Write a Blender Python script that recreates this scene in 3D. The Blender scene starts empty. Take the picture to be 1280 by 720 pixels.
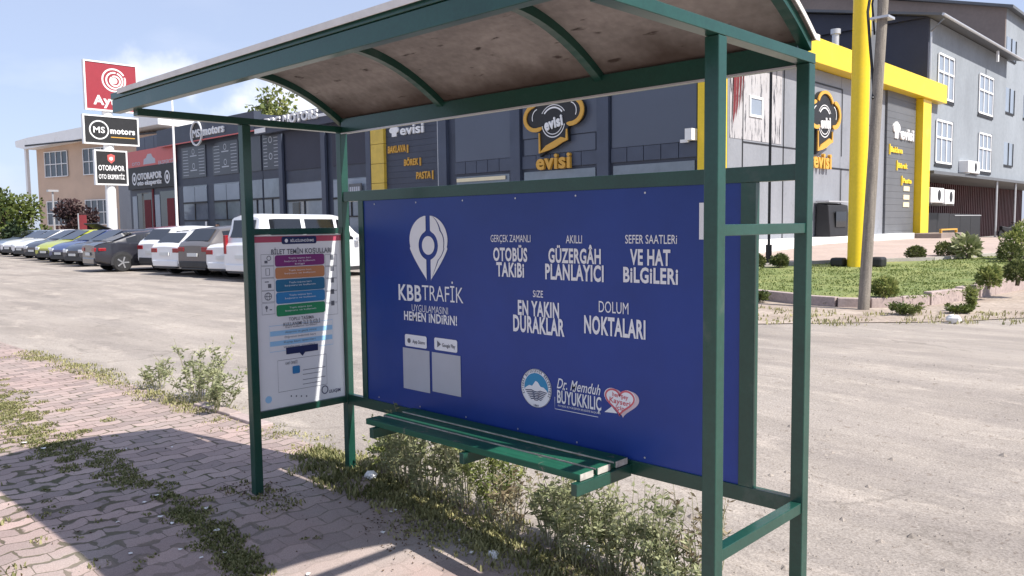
import bpy, math, random
from mathutils import Vector, Matrix
from mathutils.geometry import delaunay_2d_cdt, tessellate_polygon
random.seed(7)
SC = bpy.context.scene
COL = SC.collection
R_ = math.radians

# ------------------------------------------------------------------ camera, world, sun, exposure
CAM = Vector((4.4455, -3.0582, 1.62)); FPX = 1014.87
AX = Vector((0.72171, 0.69209, -0.01194)); AY = Vector((-0.04579, 0.06495, 0.99684)); AW = Vector((-0.69068, 0.71888, -0.07857))
cd = bpy.data.cameras.new('camera'); cam = bpy.data.objects.new('camera', cd); COL.objects.link(cam)
m3 = Matrix((AX, AY, -AW)).transposed()
cam.matrix_world = Matrix.Translation(CAM) @ m3.to_4x4()
cd.sensor_width = 36; cd.lens = 36*FPX/1280; cd.clip_start = .05; cd.clip_end = 3000
SC.camera = cam
SUNDIR = Vector((0.837, 0.16, 1.0)).normalized()           # towards the sun
SUN_EL = math.asin(SUNDIR.z); SUN_AZ = math.atan2(SUNDIR.x, SUNDIR.y)
world = bpy.data.worlds.new('World'); SC.world = world; world.use_nodes = True
nt = world.node_tree; bg = nt.nodes['Background']; bg.inputs[1].default_value = 0.105
sky = nt.nodes.new('ShaderNodeTexSky'); sky.sky_type = 'NISHITA'; sky.sun_disc = False
sky.sun_elevation = SUN_EL; sky.sun_rotation = SUN_AZ; sky.air_density = 1.0; sky.dust_density = 2.2; sky.ozone_density = 1.6; sky.altitude = 1000
tcn = nt.nodes.new('ShaderNodeTexCoord'); mp = nt.nodes.new('ShaderNodeMapping'); mp.inputs['Scale'].default_value = (5, 5, 13); mp.inputs['Location'].default_value = (4.3, 2.55, .7)
nz = nt.nodes.new('ShaderNodeTexNoise'); nz.inputs['Scale'].default_value = 1.0; nz.inputs['Detail'].default_value = 7
rp = nt.nodes.new('ShaderNodeValToRGB'); rp.color_ramp.elements[0].position = .56; rp.color_ramp.elements[1].position = .74
sp = nt.nodes.new('ShaderNodeSeparateXYZ'); hz = nt.nodes.new('ShaderNodeMapRange'); hz.inputs[1].default_value = .30; hz.inputs[2].default_value = .13; hz.inputs[3].default_value = 0.0; hz.inputs[4].default_value = .18
mm = nt.nodes.new('ShaderNodeMath'); mm.operation = 'MULTIPLY'
mxs = nt.nodes.new('ShaderNodeMixRGB'); mxs.inputs[2].default_value = (9.0, 8.9, 9.2, 1)
L = nt.links.new
L(tcn.outputs['Generated'], mp.inputs[0]); L(mp.outputs[0], nz.inputs['Vector']); L(nz.outputs[0], rp.inputs[0])
L(tcn.outputs['Generated'], sp.inputs[0]); L(sp.outputs[2], hz.inputs[0]); L(rp.outputs[0], mm.inputs[0]); L(hz.outputs[0], mm.inputs[1])
veil = nt.nodes.new('ShaderNodeMixRGB'); veil.inputs[0].default_value = .62; veil.inputs[2].default_value = (4.3, 4.9, 6.7, 1); L(sky.outputs[0], veil.inputs[1])
cd0 = (AW+AX*((196-640)/FPX)-AY*((92-360)/FPX)).normalized()
def cloud(dirv, sx, sz, amp):
    sb_ = nt.nodes.new('ShaderNodeVectorMath'); sb_.operation = 'SUBTRACT'; sb_.inputs[1].default_value = dirv; L(tcn.outputs['Generated'], sb_.inputs[0])
    ml = nt.nodes.new('ShaderNodeVectorMath'); ml.operation = 'MULTIPLY'; ml.inputs[1].default_value = (sx, sx, sz); L(sb_.outputs[0], ml.inputs[0])
    ln = nt.nodes.new('ShaderNodeVectorMath'); ln.operation = 'LENGTH'; L(ml.outputs[0], ln.inputs[0])
    n9 = nt.nodes.new('ShaderNodeTexNoise'); n9.inputs['Scale'].default_value = 26; n9.inputs['Detail'].default_value = 6; L(tcn.outputs['Generated'], n9.inputs['Vector'])
    ad = nt.nodes.new('ShaderNodeMath'); ad.operation = 'MULTIPLY_ADD'; ad.inputs[1].default_value = 2.2; L(n9.outputs[0], ad.inputs[0]); L(ln.outputs['Value'], ad.inputs[2])
    mr = nt.nodes.new('ShaderNodeMapRange'); mr.interpolation_type = 'SMOOTHSTEP'; mr.inputs[1].default_value = 2.3; mr.inputs[2].default_value = 1.2; mr.inputs[3].default_value = 0; mr.inputs[4].default_value = amp; L(ad.outputs[0], mr.inputs[0]); return mr.outputs[0]
ca = nt.nodes.new('ShaderNodeMath'); ca.operation = 'MAXIMUM'; L(cloud(cd0, 17, 34, .55), ca.inputs[0]); L(cloud((AW+AX*((392-640)/FPX)-AY*((128-360)/FPX)).normalized(), 9, 20, .6), ca.inputs[1])
cb = nt.nodes.new('ShaderNodeMath'); cb.operation = 'MAXIMUM'; L(mm.outputs[0], cb.inputs[0]); L(ca.outputs[0], cb.inputs[1])
L(cb.outputs[0], mxs.inputs[0]); L(veil.outputs[0], mxs.inputs[1]); L(mxs.outputs[0], bg.inputs[0])
sd = bpy.data.lights.new('sun', 'SUN'); sd.energy = 5.0; sd.angle = R_(.53); sd.color = (1, .945, .87)
so = bpy.data.objects.new('sun', sd); COL.objects.link(so); so.rotation_euler = SUNDIR.to_track_quat('Z', 'Y').to_euler()
vs = SC.view_settings; vs.view_transform = 'Standard'; vs.look = 'None'; vs.exposure = 0.58; vs.gamma = 1; vs.use_curve_mapping = False
SC.cycles.max_bounces = 8; SC.cycles.use_denoising = True

# ------------------------------------------------------------------ materials
def mat(name, col, rough=.6, metal=0., var=.12, scale=6., bump=0., spec=.5, stretch=(1, 1, 1), col2=None, fine=0., coat=0.):
    """principled material whose colour wanders between two tones with object-space noise"""
    m = bpy.data.materials.new(name); m.use_nodes = True; n = m.node_tree; b = n.nodes['Principled BSDF']
    b.inputs['Roughness'].default_value = rough; b.inputs['Metallic'].default_value = metal
    b.inputs['Specular IOR Level'].default_value = spec; b.inputs['Coat Weight'].default_value = coat
    c = Vector(col[:3]); lo = c*(1-var); hi = c*(1+var)
    if col2: lo, hi = c, Vector(col2)
    tc = n.nodes.new('ShaderNodeTexCoord'); mpn = n.nodes.new('ShaderNodeMapping'); mpn.inputs['Scale'].default_value = stretch
    t = n.nodes.new('ShaderNodeTexNoise'); t.inputs['Scale'].default_value = scale; t.inputs['Detail'].default_value = 8; t.inputs['Roughness'].default_value = .62
    r = n.nodes.new('ShaderNodeValToRGB'); r.color_ramp.elements[0].position = .33; r.color_ramp.elements[1].position = .67
    r.color_ramp.elements[0].color = (*lo, 1); r.color_ramp.elements[1].color = (*hi, 1)
    k = n.links.new
    k(tc.outputs['Object'], mpn.inputs[0]); k(mpn.outputs[0], t.inputs['Vector']); k(t.outputs[0], r.inputs[0]); out = r.outputs[0]
    if fine:
        t2 = n.nodes.new('ShaderNodeTexNoise'); t2.inputs['Scale'].default_value = scale*14; t2.inputs['Detail'].default_value = 4
        mr = n.nodes.new('ShaderNodeMapRange'); mr.inputs[1].default_value = .3; mr.inputs[2].default_value = .7; mr.inputs[3].default_value = 1-fine; mr.inputs[4].default_value = 1+fine
        mx = n.nodes.new('ShaderNodeMixRGB'); mx.blend_type = 'MULTIPLY'; mx.inputs[0].default_value = 1
        k(tc.outputs['Object'], t2.inputs['Vector']); k(t2.outputs[0], mr.inputs[0]); k(out, mx.inputs[1]); k(mr.outputs[0], mx.inputs[2]); out = mx.outputs[0]
    k(out, b.inputs['Base Color'])
    if bump:
        bp = n.nodes.new('ShaderNodeBump'); bp.inputs['Strength'].default_value = bump; bp.inputs['Distance'].default_value = .02
        k(t.outputs[0], bp.inputs['Height']); k(bp.outputs[0], b.inputs['Normal'])
    return m

def leafmat(name, dark, light, rough=.55, trans=.25):
    m = bpy.data.materials.new(name); m.use_nodes = True; n = m.node_tree; b = n.nodes['Principled BSDF']
    a = n.nodes.new('ShaderNodeAttribute'); a.attribute_name = 'tint'
    r = n.nodes.new('ShaderNodeValToRGB'); r.color_ramp.elements[0].color = (*dark, 1); r.color_ramp.elements[1].color = (*light, 1)
    n.links.new(a.outputs['Fac'], r.inputs[0]); n.links.new(r.outputs[0], b.inputs['Base Color'])
    b.inputs['Roughness'].default_value = rough; b.inputs['Specular IOR Level'].default_value = .3
    tr = n.nodes.new('ShaderNodeBsdfTranslucent'); mx = n.nodes.new('ShaderNodeMixShader'); mx.inputs[0].default_value = trans
    n.links.new(r.outputs[0], tr.inputs[0]); n.links.new(b.outputs[0], mx.inputs[1]); n.links.new(tr.outputs[0], mx.inputs[2])
    n.links.new(mx.outputs[0], n.nodes['Material Output'].inputs[0])
    return m

def glass(name, col, rough=.06, spec=.8):
    return mat(name, col, rough, 0, .25, .6, spec=spec)

M = {}
M['green'] = mat('green_paint', (.011, .058, .042), .28, 0, .12, 5, fine=.1, coat=.1, bump=.03)
M['edging'] = mat('pale_edging', (.66, .64, .60), .7, 0, .12, 6)
M['slat'] = mat('slat_paint', (.012, .088, .052), .5, 0, .2, 7, spec=.3, stretch=(.5, 4, 4), bump=.05)
M['rust'] = mat('bare_edges', (.45, .43, .39), .8, 0, .3, 20)
M['blue'] = mat('advert_blue', (.014, .046, .255), .36, 0, .12, .9, spec=.4, bump=.06, fine=.03)
M['print_white'] = mat('print_white', (.80, .82, .85), .5, 0, .03, 3)
M['print_grey'] = mat('print_grey', (.45, .47, .52), .5, 0, .05, 3)
M['white'] = mat('white_paint', (.80, .80, .80), .45, 0, .03, 3)
M['poster'] = mat('poster_paper', (.75, .77, .80), .35, 0, .03, 3)
for nme, c in dict(purple=(.20, .03, .17), orange=(.50, .22, .10), teal=(.02, .14, .27), sky=(.03, .20, .45), leafgreen=(.02, .24, .10), navy=(.01, .02, .09), pink=(.42, .07, .12), lightblue=(.30, .55, .80), red=(.30, .028, .042), softred=(.60, .11, .10), emblemblue=(.02, .25, .48), inkgrey=(.12, .13, .16), gold=(.62, .34, .05), cream=(.75, .66, .45)).items():
    M[nme] = mat('ink_'+nme, c, .45, 0, .04, 3)
M['heartpink'] = mat('heart_pink', (.62, .50, .54), .5); M['heartred'] = mat('heart_red', (.60, .12, .15), .5)
M['oldred'] = mat('faded_red_cloth', (.16, .015, .022), .8, 0, .15, 3)
M['yellow'] = mat('yellow_cladding', (.80, .56, .018), .35, 0, .05, 1.2, fine=.04)
M['yellowtile'] = mat('yellow_tile', (.62, .43, .06), .4, 0, .10, 3)
M['slate'] = mat('slate_cladding', (.040, .049, .076), .5, 0, .12, 1.5)
M['slatelight'] = mat('slate_band', (.056, .070, .108), .45, 0, .12, 1.3)
M['greypane'] = mat('grey_pane', (.082, .098, .138), .35, 0, .05, .4)
M['navywall'] = mat('navy_wall', (.042, .046, .068), .7, 0, .08, .8, fine=.05)
M['black'] = mat('black_matt', (.015, .015, .017), .55, 0, .2, 4)
M['metalpanel'] = mat('metal_panel', (.235, .245, .27), .5, 0, .10, .7, stretch=(1, 1, .3), fine=.05)
M['darkpanel'] = mat('dark_grey_panel', (.12, .125, .135), .55, 0, .08, 1)
M['render'] = mat('grey_render', (.245, .27, .30), .85, 0, .13, .35, stretch=(1, 1, .5), fine=.06, bump=.1)
M['brown'] = mat('brown_render', (.23, .185, .165), .85, 0, .10, .4, fine=.05)
M['corrug'] = mat('red_brown_sheet', (.085, .028, .030), .6, 0, .2, .9)
M['peach'] = mat('peach_render', (.60, .44, .33), .8, 0, .08, .5)
M['glass'] = glass('window_glass', (.06, .075, .095))
M['shopglass'] = glass('shop_glass', (.16, .19, .23), .08)
M['darkglass'] = glass('dark_glass', (.012, .014, .018), .04)
M['vinyl'] = mat('window_vinyl', (.045, .05, .066), .3, 0, .12, 1)
M['frost'] = mat('frosted_pane', (.26, .30, .36), .25, 0, .08, .6)
M['concrete'] = mat('concrete', (.42, .39, .36), .85, 0, .12, 2, fine=.1)
M['kerb'] = mat('kerb_stone', (.36, .29, .27), .9, 0, .18, 1.6, fine=.15, bump=.3)
M['wood'] = mat('weathered_pole', (.21, .185, .155), .85, 0, .25, 4, stretch=(6, 6, .4), fine=.2, bump=.4)
M['bark'] = mat('bark', (.11, .085, .06), .9, 0, .25, 6, bump=.5)
M['lawn'] = mat('lawn_soil', (.11, .155, .042), .95, 0, .2, 1.1, col2=(.235, .245, .085), fine=.35, bump=.4)
M['plaza'] = mat('plaza_paving', (.40, .315, .275), .85, 0, .12, .8, fine=.1)
M['dirt'] = mat('dry_dirt', (.26, .205, .165), .95, 0, .2, 1.1, col2=(.40, .335, .28), fine=.25, bump=.5)
M['tyre'] = mat('tyre', (.018, .018, .019), .8, 0, .2, 8)
M['rim'] = mat('alloy_rim', (.55, .56, .58), .3, .7, .05, 4)
M['trim'] = mat('car_trim', (.025, .025, .028), .55, 0, .2, 6)
M['taillight'] = mat('tail_lamp', (.26, .012, .018), .15, 0, .1, 6)
M['headlight'] = mat('head_lamp', (.65, .68, .72), .1, 0, .1, 6)
M['plate'] = mat('plate', (.62, .63, .62), .4, 0, .05, 6)
M['chrome'] = mat('pale_metal', (.55, .55, .56), .35, .5, .06, 4)
M['skin'] = mat('skin', (.45, .28, .2), .6)
M['cloth'] = mat('dark_cloth', (.03, .032, .04), .85)
M['litter'] = mat('litter_paper', (.75, .74, .72), .7, 0, .06, 9)
M['stone'] = mat('loose_stone', (.27, .235, .205), .9, 0, .3, 9, fine=.2)
M['l_lawn'] = leafmat('lawn_blade', (.075, .115, .025), (.27, .31, .11))
M['l_debris'] = leafmat('dead_leaf', (.05, .025, .018), (.26, .19, .11))
M['stem'] = mat('weed_stem', (.26, .25, .15), .8, 0, .25, 20)
M['l_weed'] = leafmat('weed_leaf', (.13, .16, .065), (.48, .49, .29), trans=.35)
M['l_fresh'] = leafmat('fresh_leaf', (.10, .15, .04), (.36, .38, .13), trans=.35)
M['l_dry'] = leafmat('dry_leaf', (.14, .10, .06), (.42, .35, .22))
M['l_grass'] = leafmat('grass_blade', (.09, .105, .03), (.42, .39, .19), trans=.3)
M['l_tree'] = leafmat('tree_leaf', (.045, .075, .02), (.17, .20, .05))
M['l_yellowtree'] = leafmat('yellowish_leaf', (.085, .13, .035), (.30, .31, .10))
M['l_purple'] = leafmat('purple_leaf', (.035, .020, .022), (.095, .055, .055))
M['l_bush'] = leafmat('bush_leaf', (.045, .07, .02), (.18, .195, .07))
M['l_dark'] = leafmat('conifer_leaf', (.012, .026, .012), (.045, .07, .03))

def wear(m, col, lo, hi, scale):
    n = m.node_tree; b = n.nodes['Principled BSDF']; src = b.inputs['Base Color'].links[0].from_socket
    tc = n.nodes.new('ShaderNodeTexCoord'); t = n.nodes.new('ShaderNodeTexNoise'); t.inputs['Scale'].default_value = scale; t.inputs['Detail'].default_value = 9; t.inputs['Roughness'].default_value = .7
    r = n.nodes.new('ShaderNodeValToRGB'); r.color_ramp.elements[0].position = lo; r.color_ramp.elements[1].position = hi; mx = n.nodes.new('ShaderNodeMixRGB'); mx.inputs[2].default_value = (*col, 1)
    n.links.new(tc.outputs['Object'], t.inputs['Vector']); n.links.new(t.outputs[0], r.inputs[0]); n.links.new(r.outputs[0], mx.inputs[0]); n.links.new(src, mx.inputs[1]); n.links.new(mx.outputs[0], b.inputs['Base Color'])
wear(M['green'], (.10, .075, .05), .665, .69, 9); wear(M['green'], (.09, .11, .095), .60, .80, 2.5); wear(M['slat'], (.16, .15, .12), .61, .66, 14)
wear(M['yellow'], (.62, .47, .08), .56, .75, .9); wear(M['metalpanel'], (.15, .155, .165), .58, .75, .7); wear(M['white'], (.55, .53, .49), .6, .8, 1.5)
def roofmat():
    m = mat('dirty_roof_sheet', (.255, .232, .215), .7, 0, .2, 2.0, col2=(.40, .365, .34), stretch=(.6, 2.0, 2.0), fine=.12)
    n = m.node_tree; b = n.nodes['Principled BSDF']; src = b.inputs['Base Color'].links[0].from_socket
    tc = n.nodes.new('ShaderNodeTexCoord'); mpn = n.nodes.new('ShaderNodeMapping'); mpn.inputs['Scale'].default_value = (3, 9, 9)
    t = n.nodes.new('ShaderNodeTexNoise'); t.inputs['Scale'].default_value = 2.2; t.inputs['Detail'].default_value = 5
    r = n.nodes.new('ShaderNodeValToRGB'); r.color_ramp.elements[0].position = .29; r.color_ramp.elements[1].position = .36
    mx = n.nodes.new('ShaderNodeMixRGB'); mx.inputs[1].default_value = (.07, .055, .05, 1)
    n.links.new(tc.outputs['Object'], mpn.inputs[0]); n.links.new(mpn.outputs[0], t.inputs['Vector']); n.links.new(t.outputs[0], r.inputs[0])
    n.links.new(r.outputs[0], mx.inputs[0]); n.links.new(src, mx.inputs[2]); sy = n.nodes.new('ShaderNodeSeparateXYZ'); n.links.new(tc.outputs['Object'], sy.inputs[0])
    t5 = n.nodes.new('ShaderNodeTexNoise'); t5.inputs['Scale'].default_value = 5; t5.inputs['Detail'].default_value = 6; n.links.new(tc.outputs['Object'], t5.inputs['Vector'])
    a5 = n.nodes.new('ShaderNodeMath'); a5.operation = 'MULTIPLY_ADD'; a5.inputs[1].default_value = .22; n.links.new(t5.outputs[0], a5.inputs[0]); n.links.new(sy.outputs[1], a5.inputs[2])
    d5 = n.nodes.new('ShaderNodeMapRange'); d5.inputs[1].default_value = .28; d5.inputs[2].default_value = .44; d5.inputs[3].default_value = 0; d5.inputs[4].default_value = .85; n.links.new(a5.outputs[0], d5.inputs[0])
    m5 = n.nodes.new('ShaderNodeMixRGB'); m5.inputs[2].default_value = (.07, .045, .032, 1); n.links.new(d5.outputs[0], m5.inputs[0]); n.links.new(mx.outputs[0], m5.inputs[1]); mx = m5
    n.links.new(mx.outputs[0], b.inputs['Base Color'])
    tr = n.nodes.new('ShaderNodeBsdfTranslucent'); ms = n.nodes.new('ShaderNodeMixShader'); ms.inputs[0].default_value = .30
    n.links.new(mx.outputs[0], tr.inputs[0]); n.links.new(b.outputs[0], ms.inputs[1]); n.links.new(tr.outputs[0], ms.inputs[2]); n.links.new(ms.outputs[0], n.nodes['Material Output'].inputs[0])
    return m
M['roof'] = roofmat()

def nodes_math(n, op, a, b=None):
    x = n.nodes.new('ShaderNodeMath'); x.operation = op
    for i, v in enumerate((a, b)):
        if v is None: continue
        if isinstance(v, (int, float)): x.inputs[i].default_value = v
        else: n.links.new(v, x.inputs[i])
    return x.outputs[0]

def pavermat():
    """interlocking zigzag bricks in rows that run across the pavement; earth and moss in the joints"""
    m = bpy.data.materials.new('brick_paving'); m.use_nodes = True; n = m.node_tree; b = n.nodes['Principled BSDF']; k = n.links.new
    tc = n.nodes.new('ShaderNodeTexCoord'); s = n.nodes.new('ShaderNodeSeparateXYZ'); k(tc.outputs['Object'], s.inputs[0])
    W, H, A = .205, .125, .017
    nn = n.nodes.new('ShaderNodeTexNoise'); nn.inputs['Scale'].default_value = 3.; nn.inputs['Detail'].default_value = 3; k(tc.outputs['Object'], nn.inputs['Vector'])
    wob = nodes_math(n, 'MULTIPLY', nodes_math(n, 'SUBTRACT', nn.outputs[0], .5), .03)
    u = nodes_math(n, 'ADD', s.outputs[1], wob); v0 = nodes_math(n, 'ADD', s.outputs[0], wob)
    tri = nodes_math(n, 'PINGPONG', u, W/2)                              # 0..W/2
    zig = nodes_math(n, 'MULTIPLY', nodes_math(n, 'SMOOTH_MIN', nodes_math(n, 'MAXIMUM', nodes_math(n, 'SUBTRACT', tri, W*.13), 0), W*.24), A*2/(W*.24))
    n.nodes[-1]
    v = nodes_math(n, 'ADD', v0, zig)
    rowf = nodes_math(n, 'DIVIDE', v, H); row = nodes_math(n, 'FLOOR', rowf); fv = nodes_math(n, 'SUBTRACT', rowf, row)
    sh = nodes_math(n, 'MULTIPLY', nodes_math(n, 'MODULO', row, 2.0), 0.5)
    uf = nodes_math(n, 'ADD', nodes_math(n, 'DIVIDE', u, W), sh); cu = nodes_math(n, 'FLOOR', uf); fu = nodes_math(n, 'SUBTRACT', uf, cu)
    dv = nodes_math(n, 'MULTIPLY', nodes_math(n, 'MINIMUM', fv, nodes_math(n, 'SUBTRACT', 1, fv)), H)
    du = nodes_math(n, 'MULTIPLY', nodes_math(n, 'MINIMUM', fu, nodes_math(n, 'SUBTRACT', 1, fu)), W)
    d = nodes_math(n, 'MINIMUM', dv, nodes_math(n, 'ADD', du, .0015))
    n2 = n.nodes.new('ShaderNodeTexNoise'); n2.inputs['Scale'].default_value = 9; n2.inputs['Detail'].default_value = 6; k(tc.outputs['Object'], n2.inputs['Vector'])
    n3 = n.nodes.new('ShaderNodeTexNoise'); n3.inputs['Scale'].default_value = 1.1; n3.inputs['Detail'].default_value = 4; k(tc.outputs['Object'], n3.inputs['Vector'])
    band = n.nodes.new('ShaderNodeMapRange'); band.interpolation_type = 'SMOOTHSTEP'; band.inputs[1].default_value = .75; band.inputs[2].default_value = .1; band.inputs[3].default_value = .035; band.inputs[4].default_value = .15
    k(nodes_math(n, 'ABSOLUTE', nodes_math(n, 'ADD', s.outputs[1], 1.38)), band.inputs[0])
    jw = nodes_math(n, 'ADD', .0030, nodes_math(n, 'MULTIPLY', nodes_math(n, 'MAXIMUM', nodes_math(n, 'SUBTRACT', n2.outputs[0], .46), 0), band.outputs[0]))
    jr = n.nodes.new('ShaderNodeMapRange'); jr.interpolation_type = 'SMOOTHSTEP'
    k(d, jr.inputs[0]); k(nodes_math(n, 'MULTIPLY', jw, .6), jr.inputs[1]); k(nodes_math(n, 'MULTIPLY', jw, 1.5), jr.inputs[2])
    jm = jr.outputs[0]                                                   # 0 in the joint, 1 on the brick
    wn = n.nodes.new('ShaderNodeTexWhiteNoise'); wn.noise_dimensions = '2D'; cx = n.nodes.new('ShaderNodeCombineXYZ'); k(cu, cx.inputs[0]); k(row, cx.inputs[1]); k(cx.outputs[0], wn.inputs['Vector'])
    br = n.nodes.new('ShaderNodeValToRGB'); e = br.color_ramp.elements; e[0].color = (.245, .190, .178, 1); e[1].color = (.42, .315, .285, 1)
    k(wn.outputs['Value'], br.inputs[0])
    # dusty wear: grey dust over the red in large patches, most of it near the shelter's right end
    dr = n.nodes.new('ShaderNodeValToRGB'); dr.color_ramp.elements[0].position = .38; dr.color_ramp.elements[1].position = .66
    k(n3.outputs[0], dr.inputs[0]); dust = n.nodes.new('ShaderNodeMixRGB'); dust.inputs[2].default_value = (.35, .305, .28, 1)
    near = n.nodes.new('ShaderNodeMapRange'); near.inputs[1].default_value = -.3; near.inputs[2].default_value = 1.4; near.inputs[3].default_value = .5; near.inputs[4].default_value = 1.0
    k(s.outputs[0], near.inputs[0]); k(nodes_math(n, 'MULTIPLY', dr.outputs[0], near.outputs[0]), dust.inputs[0]); k(br.outputs[0], dust.inputs[1])
    sp2 = n.nodes.new('ShaderNodeTexNoise'); sp2.inputs['Scale'].default_value = 160; sp2.inputs['Detail'].default_value = 3; k(tc.outputs['Object'], sp2.inputs['Vector'])
    spk = n.nodes.new('ShaderNodeMapRange'); spk.inputs[1].default_value = .3; spk.inputs[2].default_value = .7; spk.inputs[3].default_value = .82; spk.inputs[4].default_value = 1.16; k(sp2.outputs[0], spk.inputs[0])
    mu = n.nodes.new('ShaderNodeMixRGB'); mu.blend_type = 'MULTIPLY'; mu.inputs[0].default_value = 1; k(dust.outputs[0], mu.inputs[1]); k(spk.outputs[0], mu.inputs[2])
    jc = n.nodes.new('ShaderNodeMixRGB'); jc.inputs[1].default_value = (.115, .095, .068, 1); jc.inputs[2].default_value = (.085, .088, .045, 1); k(dr.outputs[0], jc.inputs[0])
    # joints fill with dust on the right, so the mask fades there
    filled = n.nodes.new('ShaderNodeMapRange'); filled.inputs[1].default_value = -.2; filled.inputs[2].default_value = 1.0; filled.inputs[3].default_value = 0.; filled.inputs[4].default_value = .88; k(s.outputs[0], filled.inputs[0])
    jm2 = nodes_math(n, 'MAXIMUM', jm, filled.outputs[0])
    fin = n.nodes.new('ShaderNodeMixRGB'); k(jm2, fin.inputs[0]); k(jc.outputs[0], fin.inputs[1]); k(mu.outputs[0], fin.inputs[2]); k(fin.outputs[0], b.inputs['Base Color'])
    b.inputs['Roughness'].default_value = .9; b.inputs['Specular IOR Level'].default_value = .25
    hgt = nodes_math(n, 'ADD', jm2, nodes_math(n, 'ADD', nodes_math(n, 'MULTIPLY', wn.outputs['Value'], .25), nodes_math(n, 'MULTIPLY', sp2.outputs[0], .25)))
    bp = n.nodes.new('ShaderNodeBump'); bp.inputs['Strength'].default_value = .7; bp.inputs['Distance'].default_value = .008; k(hgt, bp.inputs['Height']); k(bp.outputs[0], b.inputs['Normal'])
    return m
M['paver'] = pavermat()

def lotmat():
    """worn asphalt under pale dust: streaks along the traffic, darker grit nearer the shelter"""
    m = bpy.data.materials.new('dusty_asphalt'); m.use_nodes = True; n = m.node_tree; b = n.nodes['Principled BSDF']; k = n.links.new
    tc = n.nodes.new('ShaderNodeTexCoord')
    def noise(sc, det, st=(1, 1, 1), rough=.55):
        mpn = n.nodes.new('ShaderNodeMapping'); mpn.inputs['Scale'].default_value = st; k(tc.outputs['Object'], mpn.inputs[0])
        t = n.nodes.new('ShaderNodeTexNoise'); t.inputs['Scale'].default_value = sc; t.inputs['Detail'].default_value = det; t.inputs['Roughness'].default_value = rough; k(mpn.outputs[0], t.inputs['Vector']); return t.outputs[0]
    def ramp(src, p0, p1, c0, c1):
        r = n.nodes.new('ShaderNodeValToRGB'); r.color_ramp.elements[0].position = p0; r.color_ramp.elements[1].position = p1
        r.color_ramp.elements[0].color = (*c0, 1); r.color_ramp.elements[1].color = (*c1, 1); k(src, r.inputs[0]); return r.outputs[0]
    def mix(f, a, c, mode='MIX'):
        x = n.nodes.new('ShaderNodeMixRGB'); x.blend_type = mode
        if isinstance(f, float): x.inputs[0].default_value = f
        else: k(f, x.inputs[0])
        k(a, x.inputs[1]); k(c, x.inputs[2]); return x.outputs[0]
    base = ramp(noise(.55, 7, (.5, 1.3, 1)), .35, .68, (.275, .246, .220), (.362, .327, .292))
    streak = ramp(noise(1.0, 7, (.22, 1.3, 1), .72), .36, .64, (.84, .835, .84), (1.10, 1.09, 1.08))
    c = mix(1.0, base, streak, 'MULTIPLY')
    pale = noise(1.7, 7, (.45, 1.1, 1), .75)
    pm = ramp(pale, .52, .64, (0, 0, 0), (.5, .5, .5))
    w = n.nodes.new('ShaderNodeRGB'); w.outputs[0].default_value = (.475, .42, .365, 1)
    c = mix(pm, c, w.outputs[0])
    tw = n.nodes.new('ShaderNodeTexWave'); tw.wave_type = 'BANDS'; tw.bands_direction = 'Y'; tw.inputs['Scale'].default_value = .23; tw.inputs['Distortion'].default_value = 11.; tw.inputs['Detail'].default_value = 3; tw.inputs['Detail Scale'].default_value = .35
    mt_ = n.nodes.new('ShaderNodeMapping'); mt_.inputs['Rotation'].default_value = (0, 0, R_(9)); mt_.inputs['Scale'].default_value = (.35, 1.5, 1); k(tc.outputs['Object'], mt_.inputs[0]); k(mt_.outputs[0], tw.inputs['Vector'])
    c = mix(1.0, c, ramp(tw.outputs[0], .05, .7, (.945, .945, .95), (1.03, 1.03, 1.025)), 'MULTIPLY')
    dk = ramp(noise(.9, 8, (.6, 1.2, 1), .75), .58, .71, (0, 0, 0), (.42, .42, .42)); dw = n.nodes.new('ShaderNodeRGB'); dw.outputs[0].default_value = (.175, .155, .135, 1); c = mix(dk, c, dw.outputs[0])
    vo = n.nodes.new('ShaderNodeTexVoronoi'); vo.feature = 'DISTANCE_TO_EDGE'; vo.inputs['Scale'].default_value = .33
    vm = n.nodes.new('ShaderNodeVectorMath'); vm.operation = 'ADD'; k(tc.outputs['Object'], vm.inputs[0]); nv = n.nodes.new('ShaderNodeTexNoise'); nv.inputs['Scale'].default_value = 1.6; nv.inputs['Detail'].default_value = 5; k(tc.outputs['Object'], nv.inputs['Vector']); k(nv.outputs['Color'], vm.inputs[1]); k(vm.outputs[0], vo.inputs['Vector'])
    cr = ramp(vo.outputs['Distance'], .0, .012, (1, 1, 1), (0, 0, 0)); cm = mix(1.0, cr, ramp(noise(.35, 2), .5, .56, (0, 0, 0), (.55, .55, .55)), 'MULTIPLY'); c = mix(cm, c, dw.outputs[0])
    grit = ramp(noise(75, 4, rough=.7), .3, .72, (.62, .60, .59), (1.36, 1.36, 1.36)); c = mix(1.0, c, grit, 'MULTIPLY')
    g2 = ramp(noise(13, 5, rough=.7), .60, .68, (1, 1, 1), (.66, .62, .58)); c = mix(1.0, c, g2, 'MULTIPLY')
    k(c, b.inputs['Base Color']); b.inputs['Roughness'].default_value = .92; b.inputs['Specular IOR Level'].default_value = .25
    bp = n.nodes.new('ShaderNodeBump'); bp.inputs['Strength'].default_value = .55; bp.inputs['Distance'].default_value = .012; k(noise(38, 6, rough=.7), bp.inputs['Height']); k(bp.outputs[0], b.inputs['Normal'])
    return m
M['lot'] = lotmat()

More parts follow.
